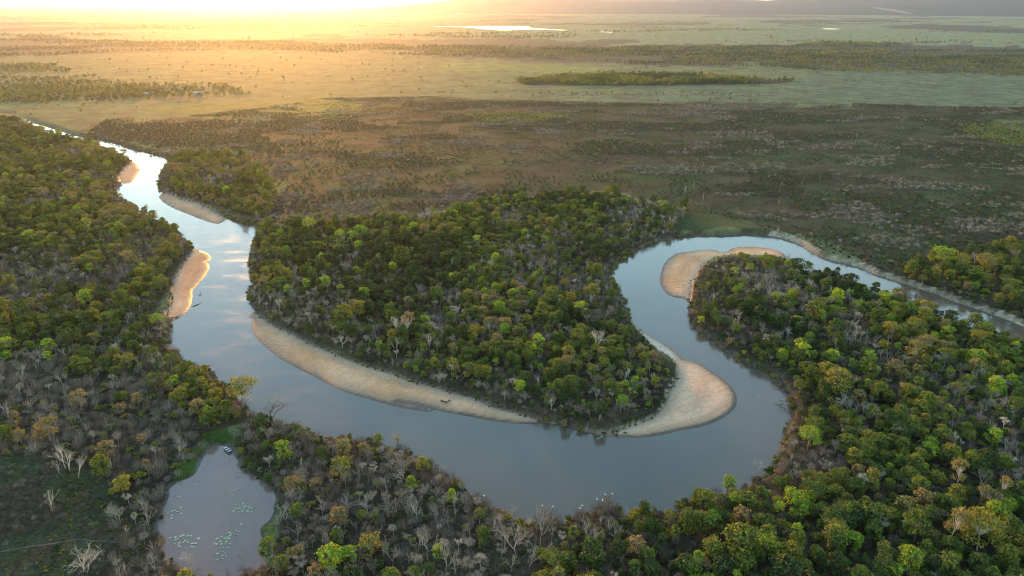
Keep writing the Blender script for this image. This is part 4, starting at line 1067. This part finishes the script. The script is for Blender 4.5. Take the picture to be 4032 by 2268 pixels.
scatter('far_woodland', rows, 'distant belts of woodland and groves across the plain')
rows = []
g = np.random.default_rng(77)
az = np.radians(g.uniform(-46, 46, 60000)); rr = 1150 * np.exp(g.uniform(0, math.log(7000 / 1150), 60000))
X, Y = rr * np.sin(az), rr * np.cos(az)
n = fbm(X * .35, Y, 420, 111, 4); lake_clear = np.ones(len(X), dtype=bool)
for p in LAKES: lake_clear &= ~inside(X, Y + 60, p) & ~inside(X, Y, p)
ok = (n > .615) & lake_clear & (g.random(len(X)) < .9)
ok |= lake_clear & (g.random(len(X)) < .02)
for zn in FOREST + ('meadow_mid', 'meadow_left', 'burnt', 'meadow_right'): ok &= ~inside(X, Y, ZONES[zn])
for x, y, r_ in zip(X[ok], Y[ok], rr[ok]):
    s = g.uniform(.28, .75) * (1.0 + .5 * (r_ > 3000)); rows.append((x, y, 2.2, g.uniform(0, 6.28), s * 1.2, s, g.choice(VAR['grove']), g.uniform(.05, .6)))
scatter('far_bushes', rows, 'far lone trees and thin groves dotted over the pale plain')

# grass tufts on the green margins, dark clumps on the bleached beaches
rows = []
for zi, (zn, sp, ta, tb) in enumerate((('green_pond_right', .8, .20, .36), ('green_pond_top', .95, .12, .34), ('green_pond_east', 1.0, .2, .5), ('green_bar', 1.6, .25, .5), ('green_north', 2.6, .3, .6), ('green_bank2', 2.4, .35, .6))):
    X, Y, g = jitter_grid(ZONES[zn], sp, 2100 + zi); Z_ = ground_level(X, Y)
    for x, y, z in zip(X, Y, Z_):
        if z > .05: rows.append((x, y, z, g.uniform(0, 6.28), g.uniform(.6, 1.5), g.uniform(.3, .8), VAR['tuft'][0], .93 if (zn == 'green_pond_right' and g.random() < .6) else g.uniform(ta, tb)))
scatter('grass', rows, 'short green grass on the damp margins of pond and river')
rows = []
g = np.random.default_rng(31)
for k_ in ('3', '4', '5', '2', '6', '1'):
    P = BARS[k_]
    for j in range(len(P)):
        (ax, ay), (bx_, by_) = P[j], P[(j + 1) % len(P)]
        L_ = math.hypot(bx_ - ax, by_ - ay)
        for t in range(int(L_ * .9) + 1):
            tt = g.random(); x = ax + (bx_ - ax) * tt + g.normal(0, 1.2); y = ay + (by_ - ay) * tt + g.normal(0, 1.2)
            rows.append((x, y))
R_ = np.array(rows); dch = sdf(R_[:, 0], R_[:, 1], CHANNEL); Z_ = ground_level(R_[:, 0], R_[:, 1])
ok = (dch > -2.6) & (dch < 3.5) & (Z_ > .25)
rows = [(x, y, z, g.uniform(0, 6.28), g.uniform(.25, .75), g.uniform(.25, .8), g.choice(VAR['scrub']), g.uniform(0, .4)) for (x, y), z in zip(R_[ok], Z_[ok])]
scatter('beach_clumps', rows, 'small dark plants creeping onto the bleached sand edges')
# emergent reeds and weed in the pond shallows
X, Y, g = jitter_grid(POND, 1.1, 2300); d = sdf(X, Y, POND_P); rows = []
n = fbm(X, Y, 12, 121, 3)
for x, y, dd_, nn in zip(X, Y, d, n):
    pr = .42 * math.exp(dd_ / 2.5) + (.30 if nn > .60 else 0) * (x > -95)
    if g.random() < pr: rows.append((x, y, -.1, g.uniform(0, 6.28), g.uniform(.25, .7), g.uniform(.3, .9), VAR['tuft'][0], g.uniform(.02, .3)))
scatter('pond_weed', rows, 'sparse dark reeds and weed standing in the pond shallows')

# ------------------------------------------------------------------ singled-out trees
def gl(x, y): return float(ground_level(np.array([x]), np.array([y]))[0])
def lone(kind, var, key, H, base_h, tint, label, name, w=1.0, rot=0.0, trunk_tint=None, group=None):
    x, y = SPECIAL[key] if isinstance(key, str) else key
    s = H / base_h
    return plant(kind, var, x, y, gl(x, y), rot, s * w, s, tint, label, group, name, trunk_tint)
lone('grand', 0, 'big', 13.0, 13.0, .50, 'large domed yellow-olive tree with pale trunk, towering over its neighbours outside the bend', 'leafy_tree', 1.0, 0.6, .9)
lone('leafy', 1, 'lime', 9.5, 7.2, .97, 'bright lime green tree with thin trunk between pond and river', 'leafy_tree', .85, 1.0, .8)
lone('bare', 3, 'bare_path', 9.0, 8.0, .85, 'many-stemmed whitish leafless tree below the trodden path', 'leafless_tree', 1.0, .4)
lone('bare', 1, 'bare_open', 8.0, 9.5, .80, 'lone slender whitish leafless tree on the open scrub', 'leafless_tree', .9)
for kx, hgt, lab in (('q1', 9.5, 'tallest whitish leafless tree of the four standing together in the thicket'), ('q2', 9.2, 'whitish leafless tree in the middle of the four in the thicket'),
                     ('q3', 8.8, 'whitish leafless tree nearest the pond of the four in the thicket'), ('q4', 6.8, 'smallest greyish leafless tree of the four in the thicket')):
    lone('bare', {'q1': 1, 'q2': 0, 'q3': 4, 'q4': 2}[kx], kx, hgt, 9.0, .9 if kx != 'q4' else .7, lab, 'leafless_tree', .85, hgt)
lone('bare', 4, 'pond1', 9.0, 9.0, .88, 'tall whitish leafless tree at the pond edge in front of the lily pads', 'leafless_tree', .9, .3)
lone('bare', 2, 'pond2', 6.0, 7.5, .75, 'smaller grey leafless tree beside the tall one at the pond', 'leafless_tree', .9, 2.0)
lone('bare', 0, 'edge', 7.0, 8.5, .85, 'whitish leafless tree rising from the brown thicket above the pond', 'leafless_tree', .8, 1.0)
lone('umbrella', 0, 'umb', 13.0, 9.5, .55, 'tall airy flat-topped tree leaning out over the river bank above the pond', 'spreading_tree', .95, .5, .4)
lone('bare', 3, 'round', 10.0, 8.0, .35, 'round-crowned dark leafless tree standing against the river water', 'leafless_tree', 1.1, .2)
lone('shrub', 2, 'orange', 5.0, 3.0, .80, 'orange-topped bushy shrub at the lower pond shore', 'leafy_shrub', 1.1)
lone('thicket', 3, 'stump', 6.0, 4.4, .05, 'dark vine-hung dead stump standing in front of the pond', 'dead_stump', .35)
for i, (x, y, H) in enumerate(BARE_ROW):
    lone('bare', (1, 4, 0, 1, 2)[i % 5], (x, y), H * 1.1, 9.0, .50 + .045 * (i % 7), 'whitish leafless tree in the dark scrub below the river bend', 'leafless_tree', .78, i * 1.3, group='whitish leafless trees in the dark scrub below the bend')
for i, (x, y, H) in enumerate(PALE_TRUNKS):
    if i < 5 or i > 8: lone('bare', (4, 1)[i % 2], (x, y), H * 1.1, 9.0, .92, 'tall pale-trunked leafless tree above the crowns inside the river bend' if i != 9 else 'white dead snag leaning over the water outside the bend', 'leafless_tree', .7, i * 1.1, group='pale trunks inside the bend' if i != 9 else None)
    else: lone('umbrella', i % 2, (x, y), H * 1.1, 9.0, .66, 'thin tan-leaved tree with a long pale trunk outside the bend', 'spreading_tree', .45, i * 1.1, .95, group='long pale trunks outside the bend')
lone('palm', 0, tuple(PALMS[0]), 7.5, 6.0, .25, 'dark palm leaning over the upstream river bank', 'palm', .8)
lone('palm', 0, tuple(PALMS[1]), 5.6, 6.0, .60, 'pale yellowish palm near the river on the grey woodland bank', 'palm', .8, 1.0)
lone('palm', 0, tuple(PALMS[2]), 6.0, 6.0, .66, 'tan palm among grey trees between the pond and river', 'palm', .8, 2.0)
# dead stems on the burnt plain
for i, (x, y) in enumerate(DEAD_STEMS):
    lone('bare', (1, 4, 0)[i % 3], (x, y), 7.5 + (i * 37 % 30) / 10, 9.0, .75, 'solitary pale dead tree standing on the burnt plain', 'dead_tree', .28, i * .9, group='pale dead trees on the burnt plain')

# ------------------------------------------------------------------ boat
M_HULL = plain_material('boat_hull', (0.035, 0.040, 0.040), (0.065, 0.068, 0.066), 3.0, .5, .4)
M_RIM = plain_material('boat_rim', (0.30, 0.31, 0.31), (0.42, 0.43, 0.43), 6.0, .4, .5)
M_SEAT = plain_material('boat_seat', (0.70, 0.68, 0.62), (0.82, 0.80, 0.75), 5.0, .6, .3)
def box(g, c, s, taper=1.0):
    n = len(g.v); x, y, z = c; a, b, h = s
    for dz, k in ((-h, 1), (h, taper)):
        for dx, dy in ((-1, -1), (1, -1), (1, 1), (-1, 1)): g.v.append((x + dx * a * k, y + dy * b * k, z + dz))
    g.f += [(n + 3, n + 2, n + 1, n), (n + 4, n + 5, n + 6, n + 7)] + [(n + i, n + (i + 1) % 4, n + 4 + (i + 1) % 4, n + 4 + i) for i in range(4)]
(bx0, by0), (bx1, by1) = BOAT
boat = bpy.data.objects.new('rowing_boat', None); COL.objects.link(boat)
boat.location = ((bx0 + bx1) / 2, (by0 + by1) / 2, max(0.12, gl((bx0 + bx1) / 2, (by0 + by1) / 2)) + .05)
boat.rotation_euler = (0, 0.03, math.atan2(by1 - by0, bx1 - bx0))
tag(boat, 'small flat dark boat with three white bench seats, beached at the head of the pond', 'boat')
st = [(-2.15, .62, .50), (-1.2, .74, .47), (0, .80, .46), (1.2, .72, .50), (1.9, .50, .58), (2.3, .22, .66)]
g1 = Geo(); rimg = Geo()
for (x, w, h) in st:
    g1.v += [(x, -w, h), (x, -w * .82, .02), (x, w * .82, .02), (x, w, h), (x, w - .06, h), (x, w * .76, .08), (x, -w * .76, .08), (x, -w + .06, h)]
for i in range(len(st) - 1):
    for k in range(7): a = i * 8 + k; g1.f.append((a, a + 1, a + 9, a + 8))
    a = i * 8; g1.f.append((a + 7, a, a + 8, a + 15))
e = (len(st) - 1) * 8
g1.f += [(0, 7, 6, 5, 4, 3, 2, 1), tuple(e + k for k in range(8))]
new_obj('hull', mesh_from('hull', g1.v, g1.f, (M_HULL,)), boat)
for sgn in (-1, 1): rimg.tube([(x, sgn * w, h + .03) for x, w, h in st], [.05] * len(st), 5)
new_obj('gunwale', mesh_from('gunwale', rimg.v, rimg.f, (M_RIM,)), boat)
for x, w in ((-1.75, .60), (-.35, .70), (1.05, .64)):
    s_ = Geo(); box(s_, (x, 0, .40), (.27, w, .035)); new_obj('bench_seat', mesh_from('bench_seat', s_.v, s_.f, (M_SEAT,)), boat)

# ------------------------------------------------------------------ logs and driftwood
M_LOG = plain_material('drift_log', (0.10, 0.085, 0.07), (0.24, 0.21, 0.18), 2.5, .85, .15)
M_WETLOG = plain_material('wet_log', (0.035, 0.027, 0.022), (0.10, 0.065, 0.045), 2.0, .6, .3)
def drift(x, y, z, L, ang_, branches, seed, label, mat=M_LOG, tilt=.08, name='driftwood', group=None, r=.16):
    random.seed(seed)
    o = bpy.data.objects.new(name, None); COL.objects.link(o); o.location = (x, y, z); o.rotation_euler = (0, -tilt, ang_)
    T = Geo(); pts = [Vector((-L / 2 + L * t / 5, math.sin(t * 1.3 + seed) * .18, math.sin(t * .9) * .10)) for t in range(6)]
    T.tube([tuple(p) for p in pts], [r * (1 - .12 * t) for t in range(6)], 6, True)
    new_obj('trunk', mesh_from('log', T.v, T.f, (mat,)), o)
    for b in range(branches):
        B = Geo(); p = pts[random.randint(1, 5)]; d = rnd_dir(.35); m_ = p + d * L * .14; e_ = m_ + (d + rnd_dir() * .5).normalized() * L * .16
        B.tube([tuple(p), tuple(m_), tuple(e_)], [r * .5, r * .36, r * .16], 4)
        for _ in range(2):
            e2 = m_ + (d + rnd_dir() * .8).normalized() * L * .12; B.tube([tuple(m_), tuple(e2)], [r * .3, r * .1], 3)
        new_obj('branch', mesh_from('branch', B.v, B.f, (mat,)), o)
    return tag(o, label, 'driftwood', group)
drift(*RIVER_LOGS[0], .25, 5.5, 1.75, 2, 1, 'forked dark snag sticking up from the river off the sandbar', M_WETLOG, .22, 'snag')
drift(*RIVER_LOGS[1], .02, 7.0, 1.15, 1, 2, 'reddish half-sunk log floating off the sandbar below the snag', M_WETLOG, 0, 'floating_log', r=.30)
DL = ['grey driftwood trunk jutting into the water highest up the outer bank', 'grey fallen branch on the bank beside the topmost driftwood', 'long pale fallen tree lying along the waterline of the outer bank']
for i, (x, y) in enumerate(DRIFT):
    lab = DL[i] if i < 3 else 'tangle of grey driftwood piled at the waterline of the outer bank'
    drift(x + random.uniform(-1, 0), y, .7, (8.5 if i == 2 else 6.0) + (i * 13 % 30) / 10, 2.6 + .35 * math.sin(i * 2.1), 6, 40 + i, lab, M_LOG, .05 + .04 * (i % 3), 'driftwood', None if i < 3 else 'driftwood tangle on the outer bank', .15)
drift(*BRANCH_IN_WATER[0], .15, 3.2, .5, 4, 71, 'white forked branch in the water below the scrubby point', plain_material('bleached_wood', (.5, .47, .43), (.65, .62, .57), 3, .8, .1), .18, 'water_branch', r=.09)
drift(*BRANCH_IN_WATER[1], .1, 1.6, .9, 3, 72, 'tiny dark snag alone in the middle of the bend', M_WETLOG, .5, 'snag', r=.14)
drift(*BRANCH_IN_WATER[2], .1, 7.0, 2.1, 5, 73, 'dark drowned branches reaching from the outer bank', M_WETLOG, .12, 'water_branch', r=.10)

# ------------------------------------------------------------------ lily pads
M_PAD = plain_material('lily_pad', (0.32, 0.36, 0.19), (0.50, 0.52, 0.33), 1.2, .45, .4)
M_PADRIM = plain_material('lily_rim', (0.12, 0.15, 0.08), (0.20, 0.17, 0.11), 2.0, .6, .3)
top, rm = Geo(), Geo()
NS = 16
for k_ in range(NS):
    a = 2 * math.pi * k_ / NS + .12; top.v.append((math.cos(a), math.sin(a), .02))
top.v.append((0, 0, .015)); top.f = [(k_, (k_ + 1) % NS, NS) for k_ in range(NS - 1)]      # notch left open
for k_ in range(NS):
    a = 2 * math.pi * k_ / NS + .12
    rm.v += [(math.cos(a) * .985, math.sin(a) * .985, -.05), (math.cos(a) * 1.05, math.sin(a) * 1.05, .07)]
rm.f = [(2 * k_, 2 * k_ + 2, 2 * k_ + 3, 2 * k_ + 1) for k_ in range(NS - 1)]
pad_top = mesh_from('pad', top.v, top.f, (M_PAD,)); pad_rim = mesh_from('pad_rim', rm.v, rm.f, (M_PADRIM,))
random.seed(5)
def pad_place(x, y, r):
    size = 'large' if r > .95 else 'small' if r < .6 else 'middle-sized'
    if y > 191: return size + ' round pale green lily pad at the far end of the pond'
    if x > -92 and y > 176: return size + ' round pale green lily pad in the crowded far raft'
    if x < -96 and y > 170: return size + ' round pale green lily pad along the scrubby pond side'
    if x < -88: return size + ' round pale green lily pad behind the leafless pond tree'
    return size + ' round pale green lily pad in the loose near raft'
for (x, y, r) in LILY_PADS:
    if float(sdf(np.array([x]), np.array([y]), POND_P)[0]) > -.6: continue
    o = bpy.data.objects.new('lily_pad', None); COL.objects.link(o)
    o.location = (x, y, .03 + random.random() * .02); o.rotation_euler = (random.uniform(-.03, .03), random.uniform(-.03, .03), random.random() * 6.28)
    o.scale = (r * .88, r * .88, 1)
    lab = pad_place(x, y, r); tag(o, lab, 'lily pad', lab + ' (raft)')
    for n_, me in (('leaf', pad_top), ('rim', pad_rim)):
        c = bpy.data.objects.new(n_, me); c.parent = o; COL.objects.link(c)

# ------------------------------------------------------------------ birds
def bird_mesh(name, mat, long_neck=True):
    g_ = Geo()
    body = [(-.42, 0, .30), (-.30, 0, .36), (-.12, 0, .43), (.06, 0, .48), (.18, 0, .52)]
    g_.tube(body, [.02, .09, .13, .11, .06], 8, True)
    nk = [(.16, 0, .52), (.25, 0, .62), (.20, 0, .74), (.24, 0, .86), (.30, 0, .90)] if long_neck else [(.16, 0, .52), (.22, 0, .58), (.25, 0, .64), (.29, 0, .66)]
    g_.tube(nk, [.055, .035, .03, .035, .03][:len(nk)], 6, True)
    e = Vector(nk[-1]); g_.tube([tuple(e), tuple(e + Vector((.16, 0, -.03)))], [.022, .004], 5, True)
    for s in (-1, 1): g_.tube([(-.02, s * .05, .38), (.02, s * .05, .18), (-.01, s * .05, 0)], [.018, .012, .012], 4, True)
    return mesh_from(name, g_.v, g_.f, (mat,), True)
M_WHITE = plain_material('white_feathers', (.74, .73, .70), (.84, .83, .80), 6, .8, .2)
M_DARK = plain_material('dark_feathers', (.02, .018, .017), (.05, .045, .04), 6, .7, .3)
egret, darkbird = bird_mesh('egret', M_WHITE), bird_mesh('dark_bird', M_DARK)
EL = ['white egret on the rounded grey bush, highest of the perched birds', 'white egret at the water side of the dark green bush', 'white egret on the middle of the dark green bush', 'white egret perched farthest upstream on the grey bushes',
      'white egret perched alone on the green bush', 'white egret low beside the lime green bush', 'white egret on top of the lime green bush', 'white egret at the waterline below the grassy bank', 'white egret at the top of the dark green bush']
random.seed(9)
for (x, y), lab in zip(EGRETS, EL):
    z0 = gl(x, y); perch = 7.0
    # the bush each bird sits on
    s = (perch - z0) / 4.4
    if perch - z0 > 1:
        lone('thicket', 3, (x, y), perch - z0 + .35, 4.4, .35, lab.replace('white egret', 'bare grey bush carrying a white egret', 1)[:90] if False else 'bare grey bush with a white egret on top, by the water', 'twiggy_bush', .9, x, group='perch bushes of the egrets')
    o = new_obj('egret', egret); o.location = (x, y, perch - .25); o.rotation_euler = (0, 0, random.random() * 6.28); o.scale = (1.05,) * 3
    tag(o, lab, 'bird')
for i, (x, y) in enumerate(BAR_BIRDS):
    o = new_obj('dark_bird', darkbird); o.location = (x, y, gl(x, y) - .01); o.rotation_euler = (0, 0, random.random() * 6.28); o.scale = (1.5,) * 3
    tag(o, 'dark long-legged bird in the small flock resting on the long sandbar', 'bird', 'dark birds on the long sandbar')

# ------------------------------------------------------------------ huts on the far plain
M_WALL = plain_material('hut_wall', (.30, .26, .21), (.40, .36, .30), .6, .9, .1)
M_TIN = plain_material('tin_roof', (.30, .28, .27), (.42, .40, .38), .4, .6, .3)
M_THATCH = plain_material('thatch', (.20, .16, .11), (.30, .25, .18), .8, .95, .05)
M_DOOR = plain_material('hut_door', (.05, .04, .03), (.09, .07, .05), 1, .8, .2)
def hut(x, y, L, Wd, Hw, Hr, rot, label, roof=M_TIN, hip=0.0):
    o = bpy.data.objects.new('hut', None); COL.objects.link(o); o.location = (x, y, gl(x, y)); o.rotation_euler = (0, 0, rot)
    w = Geo(); box(w, (0, 0, Hw / 2 - .2), (L / 2, Wd / 2, Hw / 2 + .2)); new_obj('wall', mesh_from('wall', w.v, w.f, (M_WALL,)), o)
    r_ = Geo(); a, b = L / 2 + .5, Wd / 2 + .5; t = a * (1 - hip)
    r_.v = [(-a, -b, Hw + .02), (a, -b, Hw + .02), (a, b, Hw + .02), (-a, b, Hw + .02), (-t, 0, Hw + Hr), (t, 0, Hw + Hr)]
    r_.f = [(0, 1, 5, 4), (2, 3, 4, 5), (1, 2, 5), (3, 0, 4), (3, 2, 1, 0)]
    new_obj('roof', mesh_from('roof', r_.v, r_.f, (roof,)), o)
    d = Geo(); box(d, (0, -Wd / 2 - .03, 1.0), (.5, .03, 1.0)); new_obj('door', mesh_from('door', d.v, d.f, (M_DOOR,)), o)
    for s in (-1, 1):
        d = Geo(); box(d, (s * L * .3, -Wd / 2 - .03, 1.5), (.5, .03, .45)); new_obj('window', mesh_from('window', d.v, d.f, (M_DOOR,)), o)
    return tag(o, label, 'hut')
hut(*HUTS[0], 8, 6, 2.6, 2.4, .3, 'small pale hut at the edge of the far grove, beside the bare yard')
hut(*HUTS[1], 9, 7, 2.6, 2.2, -.2, 'pale-roofed hut behind the far grove')
hut(*HUTS[2], 9, 9, 2.5, 6.0, .1, 'hut with a tall pointed thatched roof behind the far grove', M_THATCH, .9)
hut(*HUTS[3], 15, 8, 2.8, 2.6, .05, 'long bright metal-roofed hut alone at the far grove end')
hut(*HUTS[4], 5, 4, 2.4, 1.2, .2, 'tiny bright-roofed shed farthest out behind the grove')
for i, (dx, dy, s) in enumerate(((-25, -6, 1.3), (-38, 2, 1.1), (18, -10, 1.2), (32, -12, 1.1), (45, -8, 1.15), (60, -14, 1.2), (-52, 4, 1.0), (78, -16, 1.1))):
    x, y = HUTS[0][0] + 30 + dx, HUTS[0][1] - 22 + dy
    plant('leafy', i % 6, x, y, gl(x, y), i, s * 1.3, s * 1.1, .42, 'round olive tree in the grove by the far huts', 'grove trees by the far huts')

# ------------------------------------------------------------------ thin smoke far off
def volume_material(name, col, dens, aniso):
    m, nt, N, L = material(name)
    out = N('ShaderNodeOutputMaterial'); v = N('ShaderNodeVolumePrincipled')
    v.inputs['Color'].default_value = (*col, 1); v.inputs['Density'].default_value = dens; v.inputs['Anisotropy'].default_value = aniso
    L(v.outputs[0], out.inputs['Volume'])
    return m

sx, sy = SMOKE[0]
g_ = Geo(); pl = [(0, 0, -1), (-40, 10, 16), (-120, 25, 34), (-240, 30, 52), (-380, 40, 72), (-520, 40, 92)]
g_.tube(pl, [5, 10, 13, 14, 12, 4], 10, True)
sm = new_obj('smoke', mesh_from('smoke', g_.v, g_.f, (volume_material('smoke', (0.97, 0.97, 0.97), 0.006, 0.2),)))
sm.location = (sx, sy, 3.0)
tag(sm, 'thin white smoke drifting from a far fire below the hills', kind='stuff')

# ------------------------------------------------------------------ haze
hb = 62000.0
HZ0, HZ1 = -9.0, 420.0
hv = [(-hb, -hb, HZ0), (hb, -hb, HZ0), (hb, hb, HZ0), (-hb, hb, HZ0), (-hb, -hb, HZ1), (hb, -hb, HZ1), (hb, hb, HZ1), (-hb, hb, HZ1)]
hf = [(3, 2, 1, 0), (4, 5, 6, 7), (0, 1, 5, 4), (1, 2, 6, 5), (2, 3, 7, 6), (3, 0, 4, 7)]
haze = new_obj('haze', mesh_from('haze', hv, hf, (volume_material('haze', (0.46, 0.53, 0.76), HAZE_DENSITY, HAZE_G),)))
tag(haze, 'thin warm evening haze lying over the whole plain', kind='stuff')
